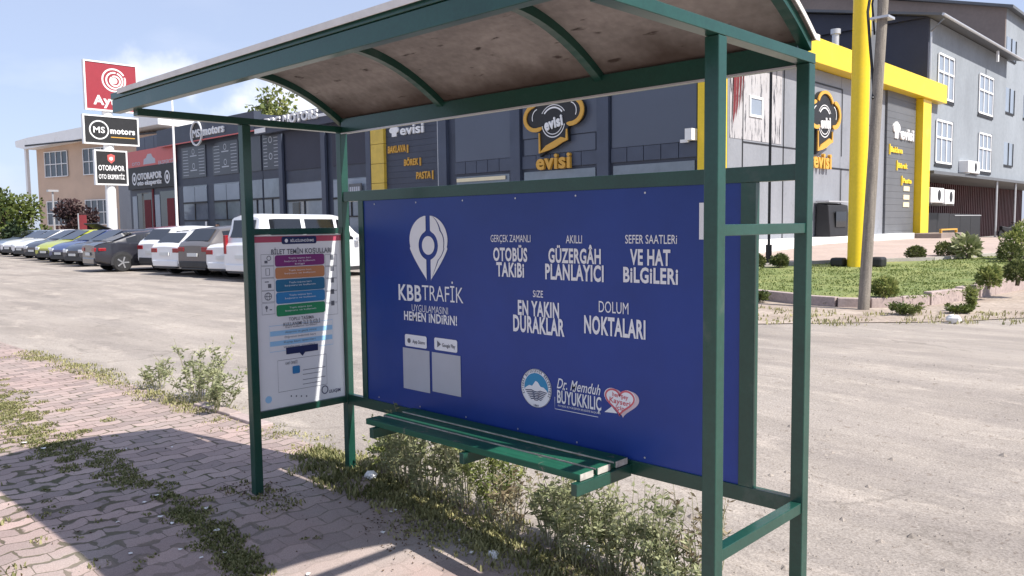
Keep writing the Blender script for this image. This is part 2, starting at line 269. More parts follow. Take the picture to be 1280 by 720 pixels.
def stainedmat():
    m = mat('stained_white_panel', (.42, .41, .42), .6, 0, .08, 1.)
    n = m.node_tree; b = n.nodes['Principled BSDF']; src = b.inputs['Base Color'].links[0].from_socket
    tc = n.nodes.new('ShaderNodeTexCoord'); mpn = n.nodes.new('ShaderNodeMapping'); mpn.inputs['Scale'].default_value = (1, 5.5, .8); n.links.new(tc.outputs['Object'], mpn.inputs[0])
    t = n.nodes.new('ShaderNodeTexNoise'); t.inputs['Scale'].default_value = 1.3; t.inputs['Detail'].default_value = 8; t.inputs['Roughness'].default_value = .7; n.links.new(mpn.outputs[0], t.inputs['Vector'])
    r = n.nodes.new('ShaderNodeValToRGB'); r.color_ramp.elements[0].position = .53; r.color_ramp.elements[1].position = .60; n.links.new(t.outputs[0], r.inputs[0])
    mx = n.nodes.new('ShaderNodeMixRGB'); mx.inputs[2].default_value = (.055, .055, .065, 1); n.links.new(r.outputs[0], mx.inputs[0]); n.links.new(src, mx.inputs[1]); n.links.new(mx.outputs[0], b.inputs['Base Color'])
    return m
M['stained'] = stainedmat()

# ------------------------------------------------------------------ mesh helpers
ORG = {}
def thing(name, label, cat, loc=(0, 0, 0), rot=0, group=None):
    o = bpy.data.objects.new(name, None); COL.objects.link(o); o.location = loc; o.rotation_euler = (0, 0, rot); o.empty_display_size = .2
    o['label'] = label; o['category'] = cat
    if group: o['group'] = group
    ORG[o.name] = Vector(loc); return o
def tag(o, label, cat, group=None):
    o['label'] = label; o['category'] = cat
    if group: o['group'] = group
    return o

class MB:
    """collects faces, then links them as ONE mesh object"""
    def __init__(s): s.v = []; s.f = []; s.m = []; s.t = []; s.mi = 0
    def face(s, pts, tint=None):
        i = len(s.v); s.v += [tuple(p) for p in pts]; s.f.append(tuple(range(i, i+len(pts)))); s.m.append(s.mi); s.t.append(tint or 0.); return s
    def raw(s, vs, fs):
        i = len(s.v); s.v += [tuple(p) for p in vs]
        for f in fs: s.f.append(tuple(i+j for j in f)); s.m.append(s.mi); s.t.append(0.)
        return s
    def box(s, x0, x1, y0, y1, z0, z1, mtx=None):
        P = [Vector(p) for p in ((x0, y0, z0), (x1, y0, z0), (x1, y1, z0), (x0, y1, z0), (x0, y0, z1), (x1, y0, z1), (x1, y1, z1), (x0, y1, z1))]
        if mtx: P = [mtx @ p for p in P]
        return s.raw(P, [(0, 3, 2, 1), (4, 5, 6, 7), (0, 1, 5, 4), (1, 2, 6, 5), (2, 3, 7, 6), (3, 0, 4, 7)])
    def tube(s, path, r, n=8, cap=True):
        path = [Vector(p) for p in path]; rs = r if isinstance(r, (list, tuple)) else [r]*len(path); vs = []; fs = []
        for i, p in enumerate(path):
            d = (path[min(i+1, len(path)-1)]-path[max(i-1, 0)]).normalized(); a = d.cross(Vector((0, 0, 1)) if abs(d.z) < .9 else Vector((1, 0, 0))).normalized(); b = d.cross(a)
            vs += [p+a*math.cos(2*math.pi*j/n)*rs[i]+b*math.sin(2*math.pi*j/n)*rs[i] for j in range(n)]
        for i in range(len(path)-1):
            for j in range(n): fs.append((i*n+j, i*n+(j+1) % n, (i+1)*n+(j+1) % n, (i+1)*n+j))
        if cap: fs += [tuple(range(n-1, -1, -1)), tuple(range((len(path)-1)*n, len(path)*n))]
        return s.raw(vs, fs)
    def prism(s, pts, vec):
        n = len(pts); a = [Vector(p) for p in pts]; b = [p+Vector(vec) for p in a]
        return s.raw(a+b, [tuple(range(n)), tuple(range(2*n-1, n-1, -1))]+[(i, i+n, (i+1) % n+n, (i+1) % n) for i in range(n)])
    def build(s, name, mats, parent=None, smooth=None, local=False, kind=None, bevel=0, tint=False):
        me = bpy.data.meshes.new(name); org = ORG[parent.name] if parent and not local else Vector((0, 0, 0))
        me.from_pydata([(p[0]-org[0], p[1]-org[1], p[2]-org[2]) for p in s.v], [], s.f)
        for mm_ in (mats if isinstance(mats, (list, tuple)) else [mats]): me.materials.append(M[mm_] if isinstance(mm_, str) else mm_)
        me.polygons.foreach_set('material_index', s.m)
        if tint:
            a = me.attributes.new('tint', 'FLOAT', 'FACE'); a.data.foreach_set('value', s.t)
        me.update()
        import bmesh
        if not tint:
            bm = bmesh.new(); bm.from_mesh(me); bmesh.ops.recalc_face_normals(bm, faces=bm.faces)
            bm.to_mesh(me); bm.free()
        if smooth is not None:
            me.polygons.foreach_set('use_smooth', [True]*len(me.polygons)); me.set_sharp_from_angle(angle=R_(smooth))
        o = bpy.data.objects.new(name, me); COL.objects.link(o)
        if parent: o.parent = parent; ORG[o.name] = org
        else: ORG[o.name] = Vector((0, 0, 0))
        if kind: o['kind'] = kind
        if bevel:
            md = o.modifiers.new('bevel', 'BEVEL'); md.width = bevel; md.segments = 2; md.limit_method = 'ANGLE'
        return o
def part(name, m, parent, boxes, bevel=0):
    b = MB()
    for q in boxes: b.box(*q)
    return b.build(name, m, parent, bevel=bevel)

# points on an upright plane of the place, found from where the photo shows them
def at(px, py, plane):
    ax, val = plane; d = AW + AX*((px-640)/FPX) - AY*((py-360)/FPX); i = 'xyz'.index(ax)
    return CAM + d*((val-CAM[i])/d[i])
class Sheet:
    """flat lettering and shapes on an upright wall or board: plane ('y', Y) faces -y, plane ('x', X) faces +x"""
    def __init__(s, plane): s.pl = plane; s.h = 0 if plane[0] == 'y' else 1
    def P(s, u, z, n=0.):
        return Vector((u, s.pl[1]-n, z)) if s.h == 0 else Vector((s.pl[1]+n, u, z))
    def box(s, l, r, t, b):
        c = (l+r)/2; m = (t+b)/2
        return at(l, m, s.pl)[s.h], at(r, m, s.pl)[s.h], at(c, b, s.pl).z, at(c, t, s.pl).z
    def poly(s, mb, pts, n=.002, th=0.):
        P = [s.P(u, z, n) for u, z in pts]
        if th: return mb.prism(P, s.P(0, 0, th)-s.P(0, 0, 0)-(s.P(0, 0, 0)*0))
        tr = tessellate_polygon([P]); return mb.raw(P, [tuple(t) for t in tr])
    def rect(s, mb, u0, u1, z0, z1, n=.002, th=0.): return s.poly(mb, [(u0, z0), (u1, z0), (u1, z1), (u0, z1)], n, th)
    def rrect(s, mb, u0, u1, z0, z1, r, n=.002):
        pts = []
        for cx, cz, a0 in ((u1-r, z1-r, 0), (u0+r, z1-r, 90), (u0+r, z0+r, 180), (u1-r, z0+r, 270)):
            pts += [(cx+r*math.cos(R_(a0+a)), cz+r*math.sin(R_(a0+a))) for a in (0, 22, 45, 67, 90)]
        return s.poly(mb, pts, n)
    def disc(s, mb, cu, cz, ru, rz, n=.002, k=36, th=0.): return s.poly(mb, [(cu+ru*math.cos(2*math.pi*i/k), cz+rz*math.sin(2*math.pi*i/k)) for i in range(k)], n, th)
    def stroke(s, mb, pts, w, n=.002, closed=False, th=0.):
        q = [Vector(p) for p in pts]; N = len(q); L_ = []; R2 = []
        for i in range(N):
            a = q[(i-1) % N] if (i or closed) else q[i]; c = q[(i+1) % N] if (i < N-1 or closed) else q[i]
            d = (c-a).normalized() if (c-a).length else Vector((1, 0)); p = Vector((-d.y, d.x)); ww = w[i] if isinstance(w, (list, tuple)) else w
            L_.append(q[i]+p*ww/2); R2.append(q[i]-p*ww/2)
        for i in range(N if closed else N-1):
            j = (i+1) % N; F = [s.P(*v, n) for v in (R2[i], R2[j], L_[j], L_[i])]
            if th: mb.prism(F, s.P(0, 0, th)-s.P(0, 0, 0))
            else: mb.face(F)
    def ring(s, mb, cu, cz, ru, rz, w, n=.002, a0=0, a1=360, k=40, th=0.):
        full = a1-a0 >= 360; N = k if full else k+1
        s.stroke(mb, [(cu+ru*math.cos(R_(a0+(a1-a0)*i/k)), cz+rz*math.sin(R_(a0+(a1-a0)*i/k))) for i in range(N)], w, n, full, th)
    def text(s, mb, body, u0, u1, z0, z1, bold=0., n=.003, th=0., ref=.70, shear=0., rot=0.):
        """letters fitted between u0..u1, baseline z0, capital height to z1"""
        V, F = glyphs(body, bold, shear)
        xs = [p[0] for p in V]; a, b = min(xs), max(xs); su = (u1-u0)/(b-a); sz = (z1-z0)/ref
        cu, cz = (u0+u1)/2, (z0+z1)/2; ca, sa = math.cos(R_(rot)), math.sin(R_(rot))
        def q(p):
            u = u0+(p[0]-a)*su-cu; z = z0+p[1]*sz-cz; return cu+u*ca-z*sa, cz+u*sa+z*ca
        Q = [q(p) for p in V]
        if th:
            nv = len(Q); vs = [s.P(u, z, n+th) for u, z in Q]+[s.P(u, z, n) for u, z in Q]
            edge = {}
            for f in F:
                for i in range(len(f)):
                    e = (f[i], f[(i+1) % len(f)])
                    if (e[1], e[0]) in edge: del edge[(e[1], e[0])]
                    else: edge[e] = 1
            mb.raw(vs, [tuple(f) for f in F]+[(a_, b_, b_+nv, a_+nv) for a_, b_ in edge])
        else: mb.raw([s.P(u, z, n) for u, z in Q], [tuple(f) for f in F])
    def arctext(s, mb, body, cu, cz, ru, rz, a0, a1, hgt, n=.003, bold=.02):
        for i, ch in enumerate(body):
            if ch == ' ': continue
            a = R_(a0+(a1-a0)*(i+.5)/len(body)); u = cu+ru*math.cos(a); z = cz+rz*math.sin(a); w = hgt*.62
            s.text(mb, ch, u-w/2, u+w/2, z-hgt/2, z+hgt/2, bold, n, rot=math.degrees(a)-90 if a0 > a1 else math.degrees(a)+90)
GC = {}
def glyphs(body, bold, shear):
    bold *= .72
    k = (body, bold, shear)
    if k not in GC:
        f = bpy.data.curves.new('t', 'FONT'); f.body = body; f.offset = bold; f.shear = shear; f.resolution_u = 3
        f.space_character = 1+max(bold, 0)*2.6
        o = bpy.data.objects.new('t', f); COL.objects.link(o); me = bpy.data.meshes.new_from_object(o)
        import bmesh
        bm = bmesh.new(); bm.from_mesh(me); bmesh.ops.remove_doubles(bm, verts=bm.verts, dist=1e-5); bmesh.ops.recalc_face_normals(bm, faces=bm.faces); bm.to_mesh(me); bm.free()
        GC[k] = ([tuple(v.co) for v in me.vertices], [tuple(p.vertices) for p in me.polygons])
        bpy.data.objects.remove(o); bpy.data.curves.remove(f); bpy.data.meshes.remove(me)
    return GC[k]
def T(sh, mb, body, l, r, t, b, bold=0., n=.003, **kw):
    u0, u1, z0, z1 = sh.box(l, r, t, b); sh.text(mb, body, u0, u1, z0, z1, bold, n, **kw)

# ------------------------------------------------------------------ ground
def gh(x, y):
    s = min(max((y-3)/4, 0), 1)
    return .0025*min(max(-x, 0), 55) - .075*min(max(x-.2, 0), 2.4)*(1-s)
def grid(xs, ys, dz=0.):
    mb = MB(); nx = len(xs)
    mb.raw([(x, y, gh(x, y)+dz) for y in ys for x in xs], [(j*nx+i, j*nx+i+1, (j+1)*nx+i+1, (j+1)*nx+i) for j in range(len(ys)-1) for i in range(nx-1)]); return mb
GX = [-1500, -600, -250, -120, -80, -55, -40, -30, -20, -12, -8, -5, -3, -1.5, 0, .2, .8, 1.4, 2, 2.6, 3.2, 4, 6, 10, 20, 60, 250, 800, 1500]
g = grid(GX, [-1500, -400, -80, -20, -9, -6, -4, -2, -1, 0, .12, 1, 2, 3, 4, 5, 6, 7, 9, 12, 16, 20, 30, 60, 150, 500, 1500]).build('ground', 'lot', kind='structure')
KY = .16
pav = grid([x for x in GX if -120 <= x <= 60], [-9, -6, -4, -2, -1, 0, KY], .014)
b0 = [(x, KY, gh(x, KY)+.014) for x in GX if -120 <= x <= 60]
for p, q in zip(b0, b0[1:]): pav.face([p, q, (q[0], q[1], q[2]-.05), (p[0], p[1], p[2]-.05)])
pav.build('pavement', 'paver', kind='structure')

def cdt(poly, zf, step):
    xs = [p[0] for p in poly]; ys = [p[1] for p in poly]
    def inside(x, y):
        c = False
        for i in range(len(poly)):
            (x1, y1), (x2, y2) = poly[i], poly[i-1]
            if (y1 > y) != (y2 > y) and x < (x2-x1)*(y-y1)/(y2-y1)+x1: c = not c
        return c
    pts = [Vector(p) for p in poly]; nb = len(pts)
    x = min(xs)
    while x < max(xs):
        y = min(ys)
        while y < max(ys):
            if inside(x, y): pts.append(Vector((x+.01, y+.013)))
            y += step
        x += step
    v, e, f, *_ = delaunay_2d_cdt(pts, [(i, (i+1) % nb) for i in range(nb)], [list(range(nb))], 1, 1e-4)
    return MB().raw([(p.x, p.y, zf(p.x, p.y)) for p in v], f)
DIRT = [(-11, 8.2), (-4, 7.6), (-1.56, 8.7), (-.35, 9.9), (.3, 10.5), (.72, 11.0), (1.38, 12.07), (2.4, 15), (3, 30), (3, 60), (-8.7, 60), (-8.7, 41), (-11, 20)]
cdt(DIRT, lambda x, y: gh(x, y)+.012, 1.0).build('dirt_verge', 'dirt', kind='structure')
def iz(y): return .20+min(max(y-12.4, 0)*.034, .5)
ISL = [(-10.4, 14.6), (-8.4, 13.0), (-5.5, 12.6), (-3.46, 12.42), (-2.33, 12.0), (-1.6, 11.95), (-1.1, 12.15), (-.7, 12.6), (-.42, 13.23), (-.19, 14.4), (-.08, 16.29), (.1, 18.25), (.25, 21), (.3, 26), (.3, 40), (-8.98, 40), (-8.98, 20.38), (-10.4, 20.38)]
cdt(ISL, lambda x, y: iz(y)-.02, 1.0).build('lawn_ground', 'lawn', kind='structure')
kb = MB(); C_ = Vector((-4.5, 22)); path = ISL[:14]
for i in range(len(path)-1):                                              # one kerb of stones with small gaps and tilts
    a, b = Vector(path[i]), Vector(path[i+1]); d = b-a; n_ = max(1, round(d.length/.85)); p = Vector((d.y, -d.x)).normalized()
    if p.dot(a-C_) < 0: p = -p
    for j in range(n_):
        q0 = a+d*(j+.015)/n_; q1 = a+d*(j+.985)/n_; o = random.uniform(-.02, .02); zt = iz((q0.y+q1.y)/2)+.03+random.uniform(-.025, .01)
        P = [q0+p*(.07+o), q1+p*(.07+o), q1-p*.10, q0-p*.10]
        kb.prism([(v.x, v.y, gh(v.x, v.y)-.02) for v in P], (0, 0, zt-gh(q0.x, q0.y)))
kb.build('kerb', 'kerb', kind='structure', bevel=.012)
PLZ = [(-10.3, 17.0), (-6.6, 17.1), (-4.9, 19.4), (-2.7, 21.2), (-1.2, 24), (0, 26), (.1, 39.9), (-8.96, 39.9), (-8.96, 20.36), (-10.3, 20.36)]
cdt(PLZ, lambda x, y: iz(y)+.03, 1.0).build('plaza_paving', 'plaza', kind='structure')
bd = MB()
for a, b in zip(PLZ[1:5], PLZ[2:6]):
    d = (Vector(b)-Vector(a)).normalized(); p = Vector((d.y, -d.x))*.06
    bd.prism([(a[0]+p.x, a[1]+p.y, iz(a[1])-.05), (b[0]+p.x, b[1]+p.y, iz(b[1])-.05), (b[0]-p.x, b[1]-p.y, iz(b[1])-.05), (a[0]-p.x, a[1]-p.y, iz(a[1])-.05)], (0, 0, .12))
bd.build('plaza_kerb', 'concrete', kind='structure')

# ------------------------------------------------------------------ bus shelter
LX, W, h = 3.0766, .672, .026
sh = thing('bus_shelter', 'green steel bus shelter with a blue advert wall, slat bench and curved dirty roof', 'bus shelter', (1.54, -.35, 0))
for x, y in ((0, -W), (0, 0), (LX, -W), (LX, 0)):
    part('post', 'green', sh, [(x-h, x+h, y-h, y+h, gh(x, y)-.03, 2.214)], .003)
e = h-.005; t_ = .019
part('rail', 'green', sh, [(h, LX-h, -t_, t_, 1.776, 1.839)], .002)       # over the advert
part('rail', 'green', sh, [(h, LX-h, -t_, t_, .4553, .5209)], .002)       # under the advert
part('stile', 'green', sh, [(.185, .235, -t_+.001, t_-.001, .521, 1.776)], .002)
part('stile', 'green', sh, [(2.82, 2.885, -t_+.001, t_-.001, .521, 1.776)], .002)
for x in (0, LX):
    part('end_rail', 'green', sh, [(x-e, x+e, -W+h, -h, .4673, .5097)], .002)
    part('end_rail', 'green', sh, [(x-e, x+e, -W+h, -h, 1.572, 1.61)], .002)
    part('roof_end_rail', 'green', sh, [(x-h-.001, x+h+.001, -1.29, h, 2.215, 2.253)], .002)
part('rear_beam', 'green', sh, [(h+.002, LX-h-.002, -t_, t_, 2.207, 2.30)], .002)
part('front_beam', 'green', sh, [(-.19, LX+.06, -1.335, -1.292, 2.243, 2.312)], .002)
part('gutter_trim', 'green', sh, [(-.192, LX+.062, -1.341, -1.288, 2.314, 2.347)], .002)
def arc(y): return 2.262+.225*(1-((y+.65)/.65)**2)+.03*(-y/1.3)
AYS = [-.0-1.3*i/26 for i in range(27)]
for x in (0, .985, 2.095, LX):
    a = MB(); w_ = .021
    for y0, y1 in zip(AYS, AYS[1:]):
        z0, z1 = arc(y0), arc(y1)
        a.raw([(x-w_, y0, z0), (x+w_, y0, z0), (x+w_, y1, z1), (x-w_, y1, z1), (x-w_, y0, z0+.042), (x+w_, y0, z0+.042), (x+w_, y1, z1+.042), (x-w_, y1, z1+.042)],
              [(0, 1, 2, 3), (4, 7, 6, 5), (0, 3, 7, 4), (1, 5, 6, 2)])
    a.build('roof_rib', 'green', sh, smooth=35)
rf = MB(); ys = [.035]+AYS+[-1.352]; XS = [-.06, LX+.034]
top = [(y, arc(min(max(y, -1.3), 0))+.043) for y in ys]
for dz, fl in ((0, 1), (.014, 0)):
    for (y0, z0), (y1, z1) in zip(top, top[1:]): rf.face([(XS[0], y0, z0+dz), (XS[1], y0, z0+dz), (XS[1], y1, z1+dz), (XS[0], y1, z1+dz)])
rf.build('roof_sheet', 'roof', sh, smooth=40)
ed = MB()                                                                  # pale edge strip of the sheet
for (y0, z0), (y1, z1) in zip(top, top[1:]):
    for x in (XS[0]-.004, XS[1]): ed.raw([(x, y0, z0-.004), (x+.004, y0, z0-.004), (x+.004, y1, z1-.004), (x, y1, z1-.004), (x, y0, z0+.018), (x+.004, y0, z0+.018), (x+.004, y1, z1+.018), (x, y1, z1+.018)], [(0, 1, 2, 3), (4, 7, 6, 5), (0, 3, 7, 4), (1, 5, 6, 2)])
ed.box(XS[0], XS[1], -1.357, -1.353, top[-1][1]-.006, top[-1][1]+.02)
ed.build('roof_edging', 'edging', sh)
part('sunlit_edge_strip', 'chrome', sh, [(h+.003, LX-h-.003, -.024, -.0195, 2.204, 2.2125)])  # pale strip puts the sunlit lower edge of the rear beam into colour
# bench
for x in (.80, 1.535, 2.248): part('bench_bracket', 'green', sh, [(x, x+.034, -.42, -t_-.001, .447, .503)], .003)
for y0, y1 in ((-.385, -.288), (-.262, -.165), (-.128, -.033)):
    s_ = part('bench_slat', 'slat', sh, [(.72, 2.268, y0, y1, .5035, .537)], .004)
    part('bare_end', 'rust', s_, [(2.2682, 2.2705, y0+.003, y1-.003, .506, .535)])
    if y0 > -.3: part('bare_edge', 'rust', s_, [(.73, 2.262, y0-.0015, y0-.0002, .527, .534)])

# advert board, its lettering
AY0 = -.010
ad = part('advert_board', 'blue', sh, [(.235, 2.82, AY0, .004, .521, 1.776)])
S = Sheet(('y', AY0)); W1 = 'print_white'
def word(name, *rows):
    for r in rows:
        mb = MB(); T(S, mb, r[0].replace('İ', 'i') if r[5] > 0 else r[0], *r[1:5], r[5]); mb.build(name, W1, ad)
word('lettering', ('GERÇEK ZAMANLI', 613.8, 663.5, 293.5, 302.5, .0), ('OTOBÜS', 617, 659.5, 310, 326, .045), ('TAKİBİ', 621, 655.5, 328.5, 345.5, .045))
word('lettering', ('AKILLI', 707.8, 728, 294, 304, .01), ('GÜZERGÂH', 686, 751.5, 311, 328.5, .045), ('PLANLAYICI', 682, 755, 331, 350, .045))
word('lettering', ('SEFER SAATLERİ', 782, 846.7, 293.5, 304.5, .01), ('VE HAT', 788, 838.4, 312, 331, .045), ('BİLGİLERİ', 779.5, 848, 335, 353.5, .045))
word('lettering', ('SİZE', 666.7, 679.3, 363, 371.5, .01), ('EN YAKIN', 647.8, 699.3, 377, 395, .045), ('DURAKLAR', 642, 706, 396.5, 416.5, .045))
word('lettering', ('DOLUM', 749, 786, 377, 391.5, 0.), ('NOKTALARI', 730.7, 807.3, 397.5, 419.5, .045))
word('lettering', ('KBB', 498.7, 527, 356, 375.5, .03), ('TRAFİK', 528, 579.5, 357.5, 377, -.005))
word('lettering', ('UYGULAMASINI', 515.3, 560.4, 382, 391, -.01), ('HEMEN İNDİRİN!', 505.7, 571.7, 392, 403, .04))
# pin emblem
u0, u1, z0, z1 = S.box(513, 561, 269.7, 351); pe = MB()
def pq(x, y): return u0+(x-118)/247*(u1-u0), z1-(y-50)/418*(z1-z0)
def inner(y):                                       # half-width of the opening left by the ring round the dot
    d = 1-((y-240)/92)**2; return 62*math.sqrt(d) if d > 0 else 0
ysn = [50+418*i/40 for i in range(41)]
def outer(y): return 122*math.sqrt(max(0, 1-((y-205)/158)**2)) if y < 250 else 122*math.sqrt(1-(45/158)**2)*(1-((y-250)/222)**1.25)+6
for sgn in (-1, 1):
    for ya, yb in zip(ysn, ysn[1:]):
        for lo, hi in (((14, 1.), (1., None)) if sgn < 0 else ((0, .60), (.68, 1.))):
            if sgn < 0 and hi is None: continue
            def seg(y):
                i_ = max(14, inner(y)); o_ = max(outer(y), i_+.5)
                if sgn < 0: return i_, o_
                return i_+(o_-i_)*lo, i_+(o_-i_)*hi
            (a0, a1), (b0_, b1_) = seg(ya), seg(yb)
            pe.face([S.P(*pq(238+sgn*a0, ya), .003), S.P(*pq(238+sgn*a1, ya), .003), S.P(*pq(238+sgn*b1_, yb), .003), S.P(*pq(238+sgn*b0_, yb), .003)])
c_ = pq(238, 240); S.disc(pe, *c_, 40/247*(u1-u0), 60/418*(z1-z0), .003)
pe.build('pin_emblem', W1, ad)
for l, r, t, b, txt in ((506.8, 533.8, 419, 434, 'App Store'), (543.4, 572, 423.5, 439, 'Google Play')):
    q = S.box(l, r, t, b); mb = MB(); S.rrect(mb, *q, .012, .003); mb.mi = 1; du = q[1]-q[0]; dz = q[3]-q[2]
    S.text(mb, txt, q[0]+du*.36, q[1]-du*.08, q[2]+dz*.33, q[2]+dz*.62, .02, .005)
    S.disc(mb, q[0]+du*.2, q[2]+dz*.48, du*.075, dz*.2, .005) if txt[0] == 'A' else S.poly(mb, [(q[0]+du*.14, q[2]+dz*.22), (q[0]+du*.30, q[2]+dz*.5), (q[0]+du*.14, q[2]+dz*.78)], .005)
    mb.build('store_badge', [W1, 'inkgrey'], ad)
for q in ((504.7, 537.7, 436.5, 488), (540.8, 576.4, 442.5, 492.5)):
    mb = MB(); S.rect(mb, *S.box(*q), .003); mb.build('blank_code_card', 'print_grey', ad)
q = S.box(652, 689.8, 461, 509.5); cu, cz = (q[0]+q[1])/2, (q[2]+q[3])/2; ru, rz = (q[1]-q[0])/2, (q[3]-q[2])/2
mb = MB(); S.disc(mb, cu, cz, ru, rz, .002, 48); mb.mi = 1
S.poly(mb, [(cu+ru*.78*math.cos(R_(a)), cz+rz*.78*math.sin(R_(a))) for a in range(-8, 189, 7)], .003)
mb.mi = 0; S.poly(mb, [(cu-ru*.72, cz-rz*.05), (cu-ru*.45, cz+rz*.12), (cu-ru*.25, cz+rz*.10), (cu-ru*.02, cz+rz*.38), (cu+ru*.12, cz+rz*.33), (cu+ru*.3, cz+rz*.12), (cu+ru*.5, cz+rz*.1), (cu+ru*.72, cz-rz*.05), (cu+ru*.72, cz-rz*.13), (cu-ru*.72, cz-rz*.13)], .004)
mb.mi = 2
for k_ in range(6):
    zz = cz-rz*(.16+.085*k_); hw = ru*(.70-.07*k_)
    S.stroke(mb, [(cu-hw, zz), (cu-hw*.4, zz+rz*.05), (cu-.1*ru, zz-rz*.02), (cu+.1*ru, zz-rz*.02), (cu+hw*.4, zz+rz*.05), (cu+hw, zz)], rz*.045, .0045)
S.arctext(mb, 'KAYSERİ BÜYÜKŞEHİR BELEDİYESİ', cu, cz, ru*.885, rz*.885, 205, -25, rz*.13)
S.text(mb, '1869', cu-ru*.16, cu+ru*.16, cz-rz*.94, cz-rz*.83, .02)
S.ring(mb, cu, cz, ru*.985, rz*.985, ru*.02, .0045); mb.build('round_emblem', [W1, 'emblemblue', 'navy'], ad)
mb = MB(); T(S, mb, 'Dr. Memduh', 696.5, 751, 476.5, 489.5, .012, shear=.35, ref=.7); mb.build('lettering', W1, ad)
mb = MB(); T(S, mb, 'BÜYÜKKILIÇ', 697, 752, 492, 508, .03); mb.build('lettering', W1, ad); mb = MB()
T(S, mb, 'KAYSERİ BÜYÜKŞEHİR BELEDİYE BAŞKANI', 698, 751, 510.5, 512.8, -.0); q = S.box(694, 748, 513.6, 516); S.stroke(mb, [(q[0], q[3]+.05), (q[0], q[2]), (q[1], q[2])], .0028)
mb.build('lettering', W1, ad)
q = S.box(756, 797.5, 483, 523); cu, cz, ru, rz = (q[0]+q[1])/2, (q[2]+q[3])/2, (q[1]-q[0])/2, (q[3]-q[2])/2
def heart(k, dx=0, dz=0):
    P = []
    for i in range(48):
        t = 2*math.pi*i/48; P.append((cu+dx+k*ru*(math.sin(t)**3), cz+dz+k*rz*((13*math.cos(t)-5*math.cos(2*t)-2*math.cos(3*t)-math.cos(4*t))/16+.12)))
    return P
mb = MB(); mb.mi = 1; S.poly(mb, heart(.96, .012, -.004), .002); mb.mi = 0; S.poly(mb, heart(.95, -.006), .003)
S.poly(mb, [(cu-ru*.55, cz-rz*.35), (cu-ru*1.0, cz-rz*.78), (cu-ru*.2, cz-rz*.72)], .0032); mb.mi = 2; S.stroke(mb, heart(.86, -.006), .009, .0035, True)
for txt, a, b, c, d in (('her şey', -.5, .45, .28, .55), ('Kayseri', -.68, .58, -.12, .2), ('için', -.3, .22, -.48, -.2)): S.text(mb, txt, cu+ru*a, cu+ru*b, cz+rz*c, cz+rz*d, .03, .004, rot=-4)
mb.build('heart_badge', [W1, 'heartpink', 'heartred'], ad)
mb = MB(); S.rect(mb, 2.626, 2.70, 1.545, 1.70, .003); mb.build('white_sticker', W1, ad)
mb = MB()
for x in (.35, .75, 1.15, 1.55, 1.95, 2.35, 2.7):
    for z in (1.752, .545): S.disc(mb, x, z, .005, .005, .003, 10)
mb.build('rivets', 'chrome', ad)

# information poster in the left end
PX0 = .004
po = part('info_poster', 'poster', sh, [(-.008, PX0, -W+h+.002, -h-.002, .511, 1.571)])
S = Sheet(('x', PX0))
def zm(l, r, t, b): return S.box(310+l/3, 310+r/3, 280+t/3, 280+b/3)
def prect(name, m, *qs, n=.0015, r=0):
    mb = MB()
    for q in qs: S.rrect(mb, *zm(*q), r, n) if r else S.rect(mb, *zm(*q), n)
    return mb.build(name, m, po)
mb = MB(); y0 = -W+h+.004; y1 = -h-.004; S.rect(mb, y0, y1, 1.527, 1.563, .0015); mb.build('red_band', 'pink', po)
prect('title_tab', 'navy', (125, 256, 46, 74), n=.0025, r=.012)
mb = MB(); T(S, mb, 'BİLGİLENDİRME', 310+158/3, 310+246/3, 280+57/3, 280+66/3, .02, .004); S.disc(mb, *[(zm(135, 150, 50, 70)[0]+zm(135, 150, 50, 70)[1])/2, 1.535], .011, .012, .004); mb.build('lettering', W1, po)
mb = MB(); T(S, mb, 'BİLET TEMİN KOŞULLARI', 310+86/3, 310+312/3, 280+92/3, 280+110/3, .03, .003)
T(S, mb, 'TOPLU TAŞIMA', 310+152/3, 310+247/3, 280+346/3, 280+358/3, .02, .003); T(S, mb, 'KULLANIMI İLE İLGİLİ', 310+132/3, 310+270/3, 280+363/3, 280+376/3, .02, .003); mb.build('lettering', 'inkgrey', po)
tx = ['Kişisel Kartınızı', 'Başvuru Noktası', 'Öğrenci Kartları', 'Ulaşım Kartları', 'Dolum Noktaları']
